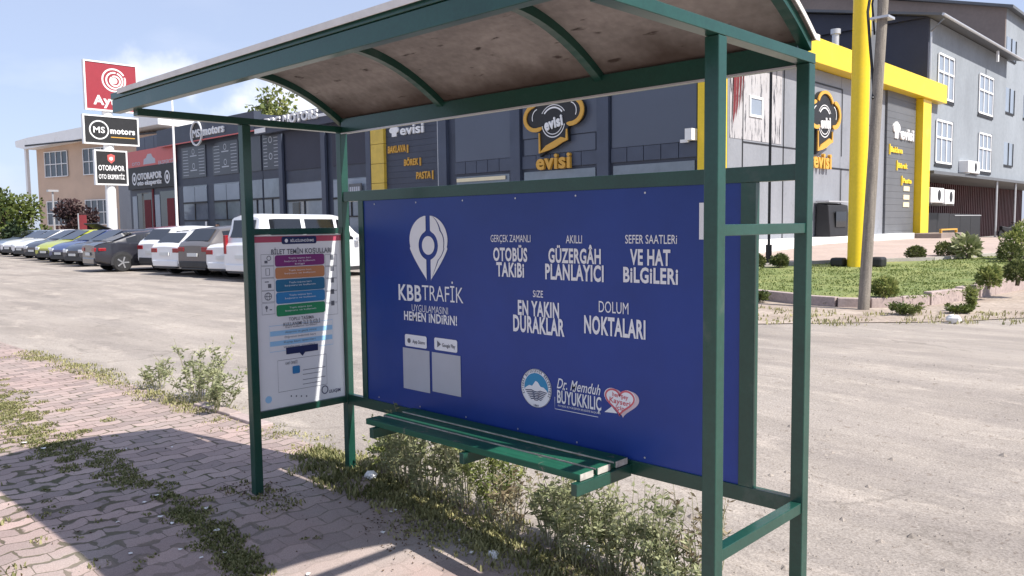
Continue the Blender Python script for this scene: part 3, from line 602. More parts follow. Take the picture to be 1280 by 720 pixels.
for i, (a, b, c) in enumerate(((114, 156, 'purple'), (159, 201, 'orange'), (204, 249, 'teal'), (251, 293, 'sky'), (297, 339, 'leafgreen'))):
    bar = prect('colour_bar', c, (100+i*1.5, 285+i, a, b), n=.0025, r=.014); mb = MB()
    for k_, (wa, wb) in enumerate(((150, 235), (135, 250), (175, 210))[:3 if i == 0 else 2]):
        T(S, mb, ('Toplu taşıma kart', 'başvuru ve kullanım', 'bilgi')[k_], 310+(wa+i)/3, 310+(wb+i)/3, 280+(a+9+k_*11)/3, 280+(a+15+k_*11)/3, .0, .0045)
    mb.build('lettering', W1, po)
    mb = MB(); q = zm(48+i, 96+i, a, b); q2 = zm(288+i, 332+i, a, b)
    for q_ in (q, q2): S.stroke(mb, [(q_[0], q_[2]), (q_[1], q_[2]), (q_[1], q_[3]), (q_[0], q_[3])], .0022, .002, True)
    cu, cz = (q[0]+q[1])/2, (q[2]+q[3])/2
    if i == 0: S.rect(mb, cu-.02, cu, cz-.02, cz-.004, .002); S.ring(mb, cu+.01, cz+.01, .013, .013, .004)
    elif i == 1: S.stroke(mb, [(cu-.012, cz-.02), (cu+.012, cz-.02), (cu+.012, cz+.02), (cu-.012, cz+.02)], .004, .002, True)
    elif i == 2: S.rect(mb, cu, cu+.022, cz-.022, cz+.002); S.stroke(mb, [(cu-.02, cz+.015), (cu+.006, cz+.015)], .006)
    elif i == 3: S.ring(mb, cu, cz, .022, .022, .004); S.rect(mb, cu-.022, cu+.022, cz-.002, cz+.002); S.ring(mb, cu, cz, .009, .022, .003)
    else: S.disc(mb, cu-.012, cz+.008, .009, .011); S.stroke(mb, [(cu-.012, cz), (cu-.012, cz-.018)], .004); S.rect(mb, cu+.008, cu+.024, cz-.01, cz-.004)
    c2 = (q2[0]+q2[1])/2+.008; S.rect(mb, c2-.012, c2+.012, cz-.016, cz+.014, .002)
    mb.build('pictogram', 'inkgrey', po)
mb = MB(); q = zm(80, 318, 371, 466); S.stroke(mb, [(q[0], q[2]), (q[1], q[2]), (q[1], q[3]), (q[0], q[3])], .0025, .0015, True); mb.build('table_frame', 'lightblue', po)
prect('blue_stripe', 'lightblue', (82, 316, 391, 409), (82, 316, 428, 446))
mb = MB()
for i, tt in enumerate(('Kart kullanım ücretleri', 'Aktarma ve geçiş süresi', 'Öğrenci indirimli kart', 'Kayıp kart işlemleri', 'Vizeleme süreleri')): T(S, mb, tt, 310+(140-i*2)/3, 310+(258-i*2)/3, 280+(377+i*18.5)/3, 280+(384+i*18.5)/3, .0, .003)
mb.build('lettering', 'inkgrey', po)
q = zm(142, 262, 456, 481); mb = MB(); S.rect(mb, *q, .0025); c = (q[0]+q[1])/2; S.poly(mb, [(c-.02, q[2]), (c, q[2]-.022), (c+.02, q[2])], .0025); mb.build('arrow_tab', 'navy', po)
mb = MB(); q = zm(112, 295, 500, 616); S.stroke(mb, [(q[0], q[2]), (q[1], q[2]), (q[1], q[3]), (q[0], q[3])], .0025, .0015, True); T(S, mb, 'KART ÖRNEĞİ', 310+140/3, 310+185/3, 280+515/3, 280+525/3, .01)
for i in range(4): q = zm(205, 290-18*(i % 2), 540+18*i, 542+18*i); S.rect(mb, *q, .0015)
mb.build('card_outline', 'inkgrey', po)
prect('icon', 'sky', (166, 194, 531, 560), n=.003, r=.008)
mb = MB(); c = zm(60, 94, 640, 678); S.disc(mb, (c[0]+c[1])/2, (c[2]+c[3])/2, .022, .022, .002); mb.build('round_emblem', 'lightblue', po)
mb = MB(); c = zm(276, 300, 606, 636); S.ring(mb, (c[0]+c[1])/2, (c[2]+c[3])/2, .022, .024, .006, .002); T(S, mb, 'ULAŞIM', 310+303/3, 310+346/3, 280+618/3, 280+629/3, .03); mb.build('logo', 'navy', po)
mb = MB()
for i in range(4): c = zm(158+i*19, 166+i*19, 640, 650); S.disc(mb, (c[0]+c[1])/2, (c[2]+c[3])/2, .005, .006, .002, 12)
mb.build('icon_dots', 'inkgrey', po)

# ------------------------------------------------------------------ buildings: two-storey pastry shop
YF, XF = 20.4, -9.0
def F(o): o['kind'] = 'thing'; return o
pb = thing('shop_building', 'dark slate two storey shop building with yellow fascia and chef hat signs', 'building', (-18, 30, 0))
part('wall', ['slate'], pb, [(-27.0, XF, YF, 40.2, 0, 8.2)])
Y = YF
for a, b in ((-21.3, -18.0), (-17.4, -13.7), (-13.1, -9.62)):            # bays between the piers: grey panes over a tile band over shop glass
    part('window', 'greypane', pb, [(a+.04, b-.04, Y-.05, Y-.002, 4.25 if a != -17.4 else 4.9, 7.9)])
    part('tile_band', 'slatelight', pb, [(a+(b-a)*i/5+.015, a+(b-a)*(i+1)/5-.015, Y-.07, Y-.002, 3.74, 4.23) for i in range(5)])
    w_ = part('shop_window', 'shopglass', pb, [(a+.1, b-.1, Y-.06, Y-.002, 1.0, 3.62)])
    part('window_frame', 'black', w_, [(a+.1, b-.1, Y-.09, Y-.061, 3.05, 3.12)]+[(a+.1+(b-a-.2)*i/3-.03, a+.1+(b-a-.2)*i/3+.03, Y-.09, Y-.061, 1.0, 3.05) for i in range(4)])
part('grey_cladding', 'greypane', pb, [(-17.3, -13.8, Y-.04, Y-.002, 4.26, 4.86)])
for a, b in ((-22.3, -21.7), (-18.0, -17.4), (-13.7, -13.1)): part('pier', 'slatelight', pb, [(a+.04, b-.04, Y-.16, Y-.003, 0, 8.1)])
part('corner_trim', 'yellow', pb, [(-9.58, XF+.1, Y-.12, Y+.55, .3, 7.3)])
pil = part('yellow_pillar', 'yellowtile', pb, [(-26.94, -25.96, Y-.25, Y-.002, .9*i, .9*i+.88) for i in range(9)])
part('sign_wall', 'slate', pb, [(-25.95, -22.32, Y-.10, Y-.002, .27*i, .27*i+.262) for i in range(30)])
part('drip_strip', 'chrome', pb, [(-22.34, -22.30, Y-.12, Y-.10, 0, 8)])
S = Sheet(('y', Y-.10))
mb = MB(); T(S, mb, 'evisi', 501.5, 530.5, 158.5, 167, .03, 0., th=.08, ref=.5)
q = S.box(488, 499, 158, 171); cu, ru, rz = (q[0]+q[1])/2, (q[1]-q[0])/2, (q[3]-q[2])/2; cz = (q[2]+q[3])/2
for dx, dz, r_ in ((-.5, .25, .55), (0, .5, .6), (.5, .25, .55)): S.disc(mb, cu+dx*ru, cz+dz*rz, ru*r_, rz*r_, 0., 20, .06+dx*.004)
S.rect(mb, cu-ru*.5, cu+ru*.5, cz-rz, cz+rz*.3, 0., .055); mb.build('sign_lettering', 'white', pb)
for tt, l, r, t, b in (('BAKLAVA', 485.6, 507.8, 182, 190.5), ('BÖREK', 505.8, 523.4, 198.5, 206.5), ('PASTA', 521, 539, 214.5, 223)):
    mb = MB(); T(S, mb, tt, l, r, t, b, .03, 0., th=.05, shear=.1); mb.build('sign_lettering', 'gold', pb)
for l, r, t, b in ((509.5, 510.7, 181, 191), (525.5, 526.7, 197, 207), (541, 542.2, 213, 224)):
    mb = MB(); S.rect(mb, *S.box(l, r, t, b), 0., .05); mb.build('sign_bar', 'gold', pb)
mb = MB(); S.rect(mb, *S.box(571, 632, 221.5, 226), .01); mb.build('shop_sign', 'cream', pb)

def hat(S, u0, u1, z0, z1, side):
    """dark chef hat plaque with gold rims, white badge, lettering under it"""
    du, dz = u1-u0, z1-z0
    def q(x, y): return u0+x*du, z0+y*dz
    def arcp(cx, cy, rx, ry, a, b, k=14): return [q(cx+rx*math.cos(R_(a+(b-a)*i/k)), cy+ry*math.sin(R_(a+(b-a)*i/k))) for i in range(k+1)]
    out = arcp(.22, .60, .21, .21, 260, 95) + arcp(.50, .76, .25, .22, 165, 15) + arcp(.79, .64, .20, .21, 85, -95)+[q(.73, .40), q(.735, .20), q(.66, .20), q(.52, .12), q(.38, .07), q(.27, .0), q(.265, .38)]
    mb = MB(); S.poly(mb, out, .02, .16); pl_ = mb.build('hat_plaque', 'black', pb)
    mb = MB()
    S.stroke(mb, arcp(.22, .60, .19, .19, 300, 90), [.03*du]+[.05*du]*13+[.02*du], .19, th=.05); mb.build('gold_rim', 'gold', pb); mb = MB(); S.stroke(mb, arcp(.79, .64, .18, .19, 95, -110), [.02*du]+[.055*du]*13+[.02*du], .19, th=.05)
    mb.build('gold_rim', 'gold', pb); mb = MB(); S.stroke(mb, arcp(.50, .76, .23, .20, 165, 15), .04*du, .191, th=.05); mb.build('gold_rim', 'gold', pb); mb = MB()
    S.stroke(mb, [q(.275, .36), q(.28, .06), q(.40, .12), q(.52, .165), q(.64, .225), q(.725, .23), q(.725, .38)], [.015*du, .03*du, .07*du, .08*du, .075*du, .04*du, .015*du], .192, th=.05)
    mb.build('gold_rim', 'gold', pb)
    mb = MB(); S.ring(mb, *q(.5, .50), .185*du, .22*dz, .012*du, .195, 190, 350); S.ring(mb, *q(.5, .50), .15*du, .175*dz, .01*du, .195, 200, 340); S.ring(mb, *q(.5, .50), .19*du, .225*dz, .02*du, .195, 40, 140); S.ring(mb, *q(.5, .50), .225*du, .265*dz, .01*du, .195, 35, 145)
    S.ring(mb, *q(.25, .6), .10*du, .13*dz, .012*du, .195, 100, 200); S.ring(mb, *q(.77, .64), .10*du, .13*dz, .012*du, .195, -30, 80)
    mb.build('badge_ring', 'white', pb); mb = MB(); a, b = q(.36, .42), q(.66, .56); S.text(mb, 'evisi', a[0], b[0], a[1], b[1], .06, .195, .04, ref=.62, rot=10 if side == 'y' else 4)
    mb.build('badge', 'white', pb)
    mb = MB(); a, b = q(.20, -.19), q(.76, -.02); S.text(mb, 'evisi', a[0], b[0], a[1], b[1], .045, .06, .12, ref=.52); mb.build('sign_lettering', 'gold', pb)
hat(Sheet(('y', Y-.05)), -17.13, -14.13, 4.15, 6.60, 'y')
mb = MB(); mb.box(-9.85, -9.6, Y-.45, Y-.08, 4.25, 4.62); mb.box(-10.15, -9.85, Y-.25, Y-.18, 4.2, 4.3); mb.build('security_camera', 'white', pb)
# sunlit side
X = XF
part('side_cladding', 'metalpanel', pb, [(X+.002, X+.05, a+.012, b-.012, .9, 7.36) for a, b in ((21.05, 22.07), (22.07, 25.08), (25.08, 26.5), (26.5, 30.2), (30.2, 32.6), (32.6, 35.1))])
part('stained_panel', 'stained', pb, [(X+.052, X+.062, 21.2, 24.9, 4.35, 7.3)])
gv = [(X+.051, X+.066, a-.03, a+.03, z0_, z1_) for a, z0_, z1_ in ((22.07, .9, 7.2), (25.08, .9, 7.0), (26.35, 4.3, 6.9), (30.3, 4.2, 6.9), (30.3, .9, 3.7), (32.6, 4.2, 7.2))]+[(X+.051, X+.066, 26.38, 30.27, 6.84, 6.9), (X+.051, X+.066, 26.38, 32.0, 3.66, 3.72), (X+.051, X+.066, 22.1, 26.3, 4.24, 4.29)]
part('groove', 'black', pb, gv)
wn_ = part('window', 'frost', pb, [(X+.063, X+.075, 22.56, 23.34, 5.22, 5.76)])
part('window_frame', 'white', wn_, [(X+.063, X+.10, 22.48, 22.56, 5.14, 5.84), (X+.063, X+.10, 23.34, 23.42, 5.14, 5.84), (X+.063, X+.10, 22.56, 23.34, 5.14, 5.22), (X+.063, X+.10, 22.56, 23.34, 5.76, 5.84)])
part('sign_wall', 'darkpanel', pb, [(X+.002, X+.14, 35.15, 38.9, .8+.3*i, .8+.3*i+.292) for i in range(22)])
part('fascia', 'yellow', pb, [(X-.3, X+.62, Y-.3, 42.0, 7.38, 8.28)], .02)
part('yellow_pillar', 'yellow', pb, [(X+.002, X+.45, 39.0, 40.19, .5, 7.37)], .01)
part('plinth', 'white', pb, [(X+.051, X+.7, 20.95, 37.4, .3, .98)], .02)
S = Sheet(('x', X+.14))
mb = MB(); T(S, mb, 'evisi', 1124.4, 1140.5, 163, 175, .035, 0., th=.08, ref=.6)
q = S.box(1115.7, 1123.6, 153, 173); cu, cz, ru, rz = (q[0]+q[1])/2, (q[2]+q[3])/2, (q[1]-q[0])/2, (q[3]-q[2])/2
for dx, dz, r_ in ((-.5, .3, .55), (0, .5, .6), (.5, .3, .55)): S.disc(mb, cu+dx*ru, cz+dz*rz, ru*r_, rz*r_, 0., 20, .06+dx*.004)
S.rect(mb, cu-ru*.5, cu+ru*.5, cz-rz, cz+rz*.3, 0., .055); mb.build('sign_lettering', 'white', pb)
for tt, l, r, t, b in (('Baklava', 1112, 1127, 184, 193), ('Börek', 1121, 1133, 204, 212.5), ('Pasta', 1127, 1138, 223, 231)):
    q = S.box(l, r, t, b); mb = MB(); S.rect(mb, q[0]-.12, q[0]-.03, q[2]-.05, q[3]+.1, 0., .05); S.text(mb, tt, q[0], q[1], q[2]+.08, q[3], .05, 0., .06, ref=.72); mb.build('sign_lettering', 'yellow', pb)
mb = MB()
for z in (2.95, 2.55, 2.2): S.rect(mb, 37.4, 38.2, z, z+.22, .002, .03)
mb.build('small_plate', 'cream', pb)
hat(Sheet(('x', X+.05)), 26.72, 29.66, 4.12, 6.62, 'x')
part('roof_duct', 'chrome', pb, [(X-1.2, X-.7, 28.4, 29.6, 8.2, 8.75)], .03)
mb = MB(); mb.tube([(X-.6, 31.1, 8.2), (X-.6, 31.1, 9.3)], .14, 10); mb.tube([(X-.6, 31.1, 9.3), (X-.6, 31.1, 9.5)], .2, 10); mb.build('roof_vent', 'chrome', pb, smooth=40)
mb = MB()                                                                # draped red cloth by the corner
for i in range(7):
    y0, y1 = 21.42+i*.1, 21.42+(i+1)*.1; o0 = .09+.03*(i % 2); o1 = .09+.03*((i+1) % 2)
    mb.face([(X+o0, y0, 7.3), (X+o1, y1, 7.3), (X+o1+.03, y1-.12*(1+.1*i), 5.2+.12*i), (X+o0+.03, y0-.12, 4.75+.12*i)])
tag(mb.build('red_banner', 'oldred'), 'dark red cloth banner hanging at the corner of the sunlit shop wall', 'banner')
sb = thing('outdoor_speaker_box', 'tall black slanted cabinet standing against the pale side wall of the shop', 'cabinet', (-8.0, 29.6, .6))
cy = at(1038, 290, ('x', -8.3)).y
mb = MB(); mb.prism([(-8.9, cy, .99), (-8.3, cy, .99), (-8.4, cy, 2.2), (-8.85, cy, 2.3)], (0, 1.9, 0)); mb.build('cabinet', 'black', sb, bevel=.03)
part('pale_lid', 'chrome', sb, [(-8.88, -8.36, cy-.04, cy+1.94, 2.31, 2.37)])
part('front_panel', 'darkglass', sb, [(-8.33, -8.29, cy+.5, cy+1.5, 1.35, 1.95)])

# tall grey building behind, its covered yard
tb = thing('apartment_building', 'tall grey rendered building with navy front wall and white barred windows behind the shop', 'building', (-16, 48, 0))
GXw = -8.8
part('wall', ['render'], tb, [(-24, GXw, 40.5, 55.2, 4.02, 11.4)])
part('navy_wall', 'navywall', tb, [(-24, GXw-.02, 40.3, 40.49, .3, 11.4)])
mb = MB(); mb.prism([(GXw-.01, 40.1, 11.41), (-24, 40.1, 11.41), (-24, 40.1, 14.5)], (0, 15.2, 0)); mb.build('gable_wall', 'navywall', tb)
mb = MB(); mb.prism([(GXw+.75, 39.7, 11.28), (GXw+.75, 39.7, 11.40), (-24, 39.7, 14.75), (-24, 39.7, 14.6)], (0, 16.2, 0)); rfo = mb.build('roof', 'darkpanel', tb)
mb = MB(); mb.tube([(GXw+.79, 39.7, 11.33), (GXw+.79, 55.8, 11.30)], .07, 8); mb.build('gutter', 'chrome', rfo, smooth=40)
mb = MB(); mb.tube([(GXw+.7, 40.1, 11.2), (GXw+.12, 40.25, 10.7), (GXw+.12, 40.25, 4.1)], .05, 8); mb.build('downpipe', 'chrome', tb, smooth=40)
part('roof_light', 'white', tb, [(GXw+.5, GXw+.6, 50.6, 50.8, 10.6, 11.2)])
for y0, y1, z0, z1 in ((41.75, 44.3, 7.75, 9.9), (49.15, 52.05, 7.65, 9.8), (41.7, 44.25, 4.5, 6.6), (49.4, 51.95, 4.4, 6.5)):
    w_ = part('window', 'frost', tb, [(GXw+.002, GXw+.03, y0, y1, z0, z1)])
    ym = [y0+(y1-y0)*i/3 for i in range(4)]
    part('window_frame', 'white', w_, [(GXw+.031, GXw+.07, y-.05, y+.05, z0, z1) for y in ym]+[(GXw+.0701, GXw+.09, y0, y1, z-.05, z+.05) for z in (z0, z0+(z1-z0)*.6, z1)])
    part('window_reveal', 'black', w_, [(GXw+.031, GXw+.06, y1+.06, y1+.2, z0-.1, z1+.1), (GXw+.031, GXw+.06, y0-.1, y1+.2, z0-.2, z0-.1)])
part('yard_wall', 'navywall', tb, [(-24, -12.3, 40.5, 75, .3, 4.0)])
part('canopy', 'darkpanel', tb, [(-12.2, GXw+.35, 40.52, 75, 3.86, 4.015)])
rs = MB()
for i in range(128): y = 46.6+i*.22; rs.box(-11.9, -11.8 if i % 2 else -11.74, y, y+.22, .3, 3.85)
rs.build('corrugated_wall', 'corrug', tb)
for y in (53.4, 58.0): mb = MB(); mb.tube([(GXw+.1, y, .3), (GXw+.1, y, 3.86)], .07, 8); mb.build('canopy_post', 'chrome', tb, smooth=40)
def acunit(name, lab, x, y0, y1, z0, z1):
    a = thing(name, lab, 'air conditioner', (x, (y0+y1)/2, z0), 0, 'air conditioner units on the grey building')
    part('casing', 'white', a, [(x-.5, x, y0, y1, z0, z1)], .03)
    mb = MB(); S_ = Sheet(('x', x)); S_.disc(mb, y0+(y1-y0)*.62, (z0+z1)/2, (z1-z0)*.36, (z1-z0)*.38, .006, 24); mb.build('fan_grille', 'black', a)
    for yb in (y0+.1, y1-.16): part('wall_bracket', 'chrome', a, [(x-1.0, x, yb, yb+.06, z0-.08, z0-.01)])
acunit('air_conditioner', 'white air conditioner box on the navy wall under the canopy, nearest the yellow pillar', GXw+.1, 41.0, 43.1, 2.45, 3.2)
acunit('air_conditioner', 'second white air conditioner under the canopy, beside the first and farther from the pillar', GXw+.1, 43.3, 44.9, 2.40, 3.15)
acunit('air_conditioner', 'white air conditioner sitting above the canopy edge under a barred window', GXw+.5, 45.8, 48.0, 4.1, 4.75)
fe = thing('yard_fence', 'dark grey sheet fence closing the covered yard under the canopy', 'fence', (GXw, 47, .3))
part('fence_panel', 'black', fe, [(GXw-.65, GXw-.6, 42.4+2.1*i, 44.46+2.1*i, .3, 1.95-.02*i) for i in range(5)])
part('fence_rail', 'chrome', fe, [(GXw-.599, GXw-.56, 47.5, 52.9, 1.78, 1.83)])
kb_ = thing('entrance_step', 'low brown brick step with a yellow crate edge before the shop side door', 'step', (-8, 38.5, .6))
part('step', 'brown', kb_, [(-8.5, -7.2, 37.6, 40.9, .5, .95)], .02)
part('railing', 'gold', kb_, [(-7.5, -7.4, 38.3, 40.8, 1.08, 1.15), (-7.5, -7.4, 38.3, 38.4, .951, 1.079), (-7.5, -7.4, 40.7, 40.8, .951, 1.079)])
# brown gable house farthest right
hb = thing('house_building', 'tall brown gabled building with grey window side behind the grey one', 'building', (-14, 62, 0))
part('wall', 'render', hb, [(-30, -8.95, 55.42, 75, 4.02, 14.6)])
part('front_wall', 'brown', hb, [(-30, -8.96, 55.25, 55.41, 4.02, 14.6)])
mb = MB(); mb.prism([(-8.96, 55.25, 14.601), (-30, 55.25, 14.601), (-30, 55.25, 20)], (0, 19.5, 0)); mb.build('gable_wall', 'brown', hb)
mb = MB(); mb.prism([(-8.5, 54.9, 14.45), (-8.5, 54.9, 14.62), (-30, 54.9, 20.4), (-30, 54.9, 20.2)], (0, 21, 0)); mb.build('roof', 'darkpanel', hb)
for y0, y1, z0, z1 in ((55.6, 57.8, 11.6, 12.9), (55.6, 57.8, 8.3, 9.8), (55.7, 57.9, 5.0, 6.4), (60.5, 62.8, 11.6, 12.9), (60.5, 62.8, 8.3, 9.8)):
    w_ = part('window', 'frost', hb, [(-8.948, -8.92, y0, y1, z0, z1)])
    part('window_frame', 'black', w_, [(-8.919, -8.88, y0-.1, y1+.1, z0-.1, z0), (-8.919, -8.88, y1, y1+.1, z0, z1), (-8.919, -8.88, (y0+y1)/2-.05, (y0+y1)/2+.05, z0, z1)])
part('wall_vent', 'black', hb, [(-11.2, -10.9, 55.2, 55.24, 12.6, 12.9)])

# ------------------------------------------------------------------ car showrooms on the left
ms = thing('showroom_building', 'dark two storey car showroom with red lined fascia reading MS motors', 'building', (-43, 30, 0))
part('wall', 'slate', ms, [(-48.2, -37.35, YF, 40, 0, 7.9)])
def bay(root, a, b, z_lo, z_mid, upper, lowm='shopglass', z_br=3.2):
    u = part('window', upper, root, [(a, b, YF-.05, YF-.002, z_mid+.02, 6.72)])
    l = part('shop_window', lowm, root, [(a, b, YF-.04, YF-.002, .9, z_lo)])
    part('transom', 'black', l, [(a, b, YF-.09, YF-.041, z_br-.05, z_br+.05), (a, b, YF-.09, YF-.041, 2.05, 2.12), ((a+b)/2-.04, (a+b)/2+.04, YF-.09, YF-.041, 2.12, z_br-.05)])
    return u, l
S = Sheet(('y', YF-.05))
for a, b in ((-47.4, -44.1), (-43.15, -40.0), (-38.6+.05, -37.4)):
    u, l = bay(ms, a, b, 4.28, 4.76, 'vinyl'); w_ = b-a
    if w_ < 2: continue
    part('upper_light', 'frost', l, [(a+.02, (a+b)/2-.05, YF-.055, YF-.042, 3.26, 4.2), ((a+b)/2+.05, b-.02, YF-.055, YF-.042, 3.26, 4.2)])
    mb = MB()
    for i in range(9):
        for s0, s1 in ((.05, .28), (.72, .95)): S.rect(mb, a+w_*s0, a+w_*s1, 4.95+.19*i, 4.95+.19*i+.035, .003)
    for z in (5.25, 6.15):
        S.ring(mb, (a+b)/2, z+.25, .16, .16, .05, .003); S.rect(mb, a+w_*.36, a+w_*.64, z-.05, z+.02, .003)
    mb.build('printed_list', 'print_grey', u)
    part('door_poster', 'white', l, [(b-.3, b-.05, YF-.1, YF-.091, 1.4, 2.0)]) if a < -47 else None
part('fascia', 'slate', ms, [(-50.0, -37.2, YF-.5, YF-.051, 6.97, 8.02)])
part('red_line', 'softred', ms, [(-50.0, -37.2, YF-.53, YF-.501, 6.90, 6.968)])
S = Sheet(('y', YF-.5))
q = S.box(240, 253, 154.5, 179.5); cu, cz = (q[0]+q[1])/2, (q[2]+q[3])/2
mb = MB(); S.ring(mb, cu, cz, .72, .70, .09, .0, th=.1); S.text(mb, 'MS', cu-.48, cu+.48, cz-.22, cz+.24, .02, 0., .08); mb.build('sign_emblem', 'white', ms); mb = MB(); T(S, mb, 'motors', 254.8, 280.8, 159, 167, .04, 0., th=.08, ref=.52); mb.build('sign_lettering', 'white', ms)
mb = MB(); S.disc(mb, cu, cz, .68, .66, -.05, 30, .06); mb.build('sign_disc', 'black', ms)
dg = thing('showroom_building', 'lower slate car showroom whose roof fascia reads DBG MOTORS, left of the yellow pillar', 'building', (-32, 30, 0))
part('wall', 'slate', dg, [(-37.3, -27.05, YF, 40, 0, 7.3)])
for a, b in ((-37.2, -35.4), (-34.8, -31.3), (-30.4, -27.3)):
    if a < -37: bay(dg, a, b, 4.28, 4.76, 'vinyl'); continue
    u, l = bay(dg, a, b, 3.95, 4.6, 'navywall', 'shopglass', 3.0)
    part('upper_light', 'frost', l, [(a+.02, b-.02, YF-.055, YF-.042, 3.06, 3.9)])
    part('door', 'darkglass', l, [(a+.55, a+1.3, YF-.06, YF-.042, .9, 2.9)])
mb = MB(); S_ = Sheet(('y', YF-.05))
for i in range(9):
    for s0, s1 in ((-37.1, -36.7), (-36.0, -35.5)): S_.rect(mb, s0, s1, 4.95+.19*i, 4.985+.19*i, .003)
for z in (5.25, 6.15): S_.ring(mb, -36.35, z+.25, .16, .16, .05, .003)
mb.build('printed_list', 'print_grey', dg)
for a in (-35.1, -31.0, -27.2): part('pier', 'slatelight', dg, [(a-.22, a+.15, YF-.2, YF-.06, .2, 6.6)])
part('fascia', 'slate', dg, [(-37.15, -27.06, YF-.5, YF-.201, 6.68, 7.49)])
part('white_strip', 'white', dg, [(-37.15, -36.0, YF-.53, YF-.501, 6.75, 7.0), (-31.0, -29.2, YF-.53, YF-.501, 7.05, 7.2)])
S = Sheet(('y', YF-.5)); mb = MB(); T(S, mb, 'DBG MOTORS', 332, 398.5, 142.5, 153, .05, 0., th=.1); mb.build('sign_lettering', 'white', dg)
ps = part('plate_sign', 'darkpanel', dg, [(-28.75, -27.75, YF-.28, YF-.2, 3.1, 3.65)])
part('worn_lettering', 'print_grey', ps, [(-28.65+.17*i, -28.53+.17*i, YF-.29, YF-.281, 3.2, 3.5) for i in range(5)])
og = thing('garage_building', 'car inspection garage with a red and black sign band, left of the MS showroom', 'building', (-52, 30, 0))
part('wall', 'slate', og, [(-56.1, -48.25, YF, 36, 0, 7.0)])
part('parapet', 'slatelight', og, [(-54.6+1.5*i, -53.15+1.5*i, YF-.02, YF+.2, 7.03, 7.92) for i in range(3)])
part('red_sign', 'softred', og, [(-55.9, -48.3, YF-.2, YF-.002, 5.9, 7.02)]); part('black_sign', 'black', og, [(-55.9, -48.3, YF-.2, YF-.002, 4.36, 5.89)])
S = Sheet(('y', YF-.2)); mb = MB(); T(S, mb, 'OTORAPOR', 172.5, 202.7, 215.5, 223.5, .03, .002, th=.05); mb.build('sign_lettering', 'white', og); mb = MB(); T(S, mb, 'oto ekspertiz', 172.5, 202.7, 225.5, 230.5, .03, .002, th=.05, ref=.6); mb.build('sign_lettering', 'white', og)
for px, py in ((168, 224), (209, 221)):
    mb = MB(); p = at(px, py, S.pl); S.ring(mb, p.x, p.z, .34, .38, .12, .004); S.disc(mb, p.x, p.z, .16, .18, .004); mb.build('sign_emblem', 'white', og)
mb = MB(); p = at(186.5, 200, S.pl); S.poly(mb, [(p.x+x, p.z+z) for x, z in ((-1, -.25), (-.9, .1), (-.5, .18), (-.25, .42), (.35, .42), (.6, .15), (.95, .05), (1, -.25))], .003); T(S, mb, 'EKSPERTİZ', 198, 219, 199.5, 204, .02, .003); T(S, mb, 'OTO', 165, 175, 203, 207, .02, .003); mb.build('sign_graphic', 'print_grey', og)
for a, b in ((-55.6, -52.3), (-51.8, -48.6)):
    part('red_wall', 'oldred', og, [(b+.02, b+.28, YF-.05, YF-.002, .3, 4.3)]); d = part('garage_door', 'darkglass', og, [(a+.8, b, YF-.03, YF-.002, .4, 4.1)]); part('door_panel', 'frost', og, [(a, a+.78, YF-.06, YF-.002, .4, 3.9)])
    part('door_frame', 'oldred', d, [(b-1.3, b-.2, YF-.05, YF-.031, .4, 3.6)])
an = thing('annex_building', 'small pale grey building with a red board, left of the inspection garage', 'building', (-62, 26, 0))
part('wall', 'metalpanel', an, [(-68, -56.3, 22.5, 34, 0, 5.6)]); part('window', 'frost', an, [(-66.5, -64.2, 22.44, 22.498, 1.2, 3.2)])
part('window_frame', 'white', an, [(-66.6, -66.5, 22.4, 22.497, 1.1, 3.3), (-64.2, -64.1, 22.4, 22.497, 1.1, 3.3), (-65.4, -65.3, 22.4, 22.439, 1.2, 3.2)])
part('red_board', 'softred', an, [(-59.6, -57.2, 22.3, 22.42, 3.0, 5.2)]); part('door', 'darkglass', an, [(-59.6, -57.2, 22.44, 22.498, .4, 2.8)])

def rotbox(cx, cy, ang):
    return Matrix.Translation((cx, cy, 0)) @ Matrix.Rotation(ang, 4, 'Z')
pc = thing('office_building', 'peach coloured two storey building with a thick white roof far left', 'building', (-72.1, 20.4, 0))
mx = rotbox(-72.1, 20.4, R_(14.3))
def pbx(name, m, *qs):
    mb = MB()
    for q in qs: mb.box(*q, mtx=mx)
    return mb.build(name, m, pc)
pbx('wall', 'peach', (-2.5, 14, 0, 12, 0, 8.9))
mb = MB(); mb.prism([mx @ Vector(p) for p in ((-3.8, -1.0, 8.75), (-3.9, -1.0, 9.25), (-2, -1.0, 9.45), (15, -1.0, 10.3), (15, -1.0, 9.4), (-2.6, -1., 8.5))], mx.to_3x3() @ Vector((0, 14, 0))); mb.build('roof', 'white', pc)
pbx('roof_edge', 'trim', (-2.4, 15, -1.03, -1.002, 8.72, 8.85))
for a, b, z0, z1 in ((-1.2, 2.0, 6.1, 8.2), (4.2, 7.4, 6.1, 8.2), (-1.2, 2.0, 2.0, 4.0), (4.2, 7.4, 2.0, 4.0)):
    mb = MB(); mb.box(a, b, -.06, -.002, z0, z1, mtx=mx); w_ = mb.build('window', 'glass', pc)
    mb = MB()
    for i in range(5): u = a+(b-a)*i/4; mb.box(u-.035, u+.035, -.12, -.061, z0, z1, mtx=mx)
    for z in (z0, (z0+z1)/2, z1): mb.box(a, b, -.15, -.121, z-.035, z+.035, mtx=mx)
    mb.build('window_frame', 'white', w_)
pbx('column', 'white', (-3.1, -2.85, -.7, -.45, 0, 8.6))

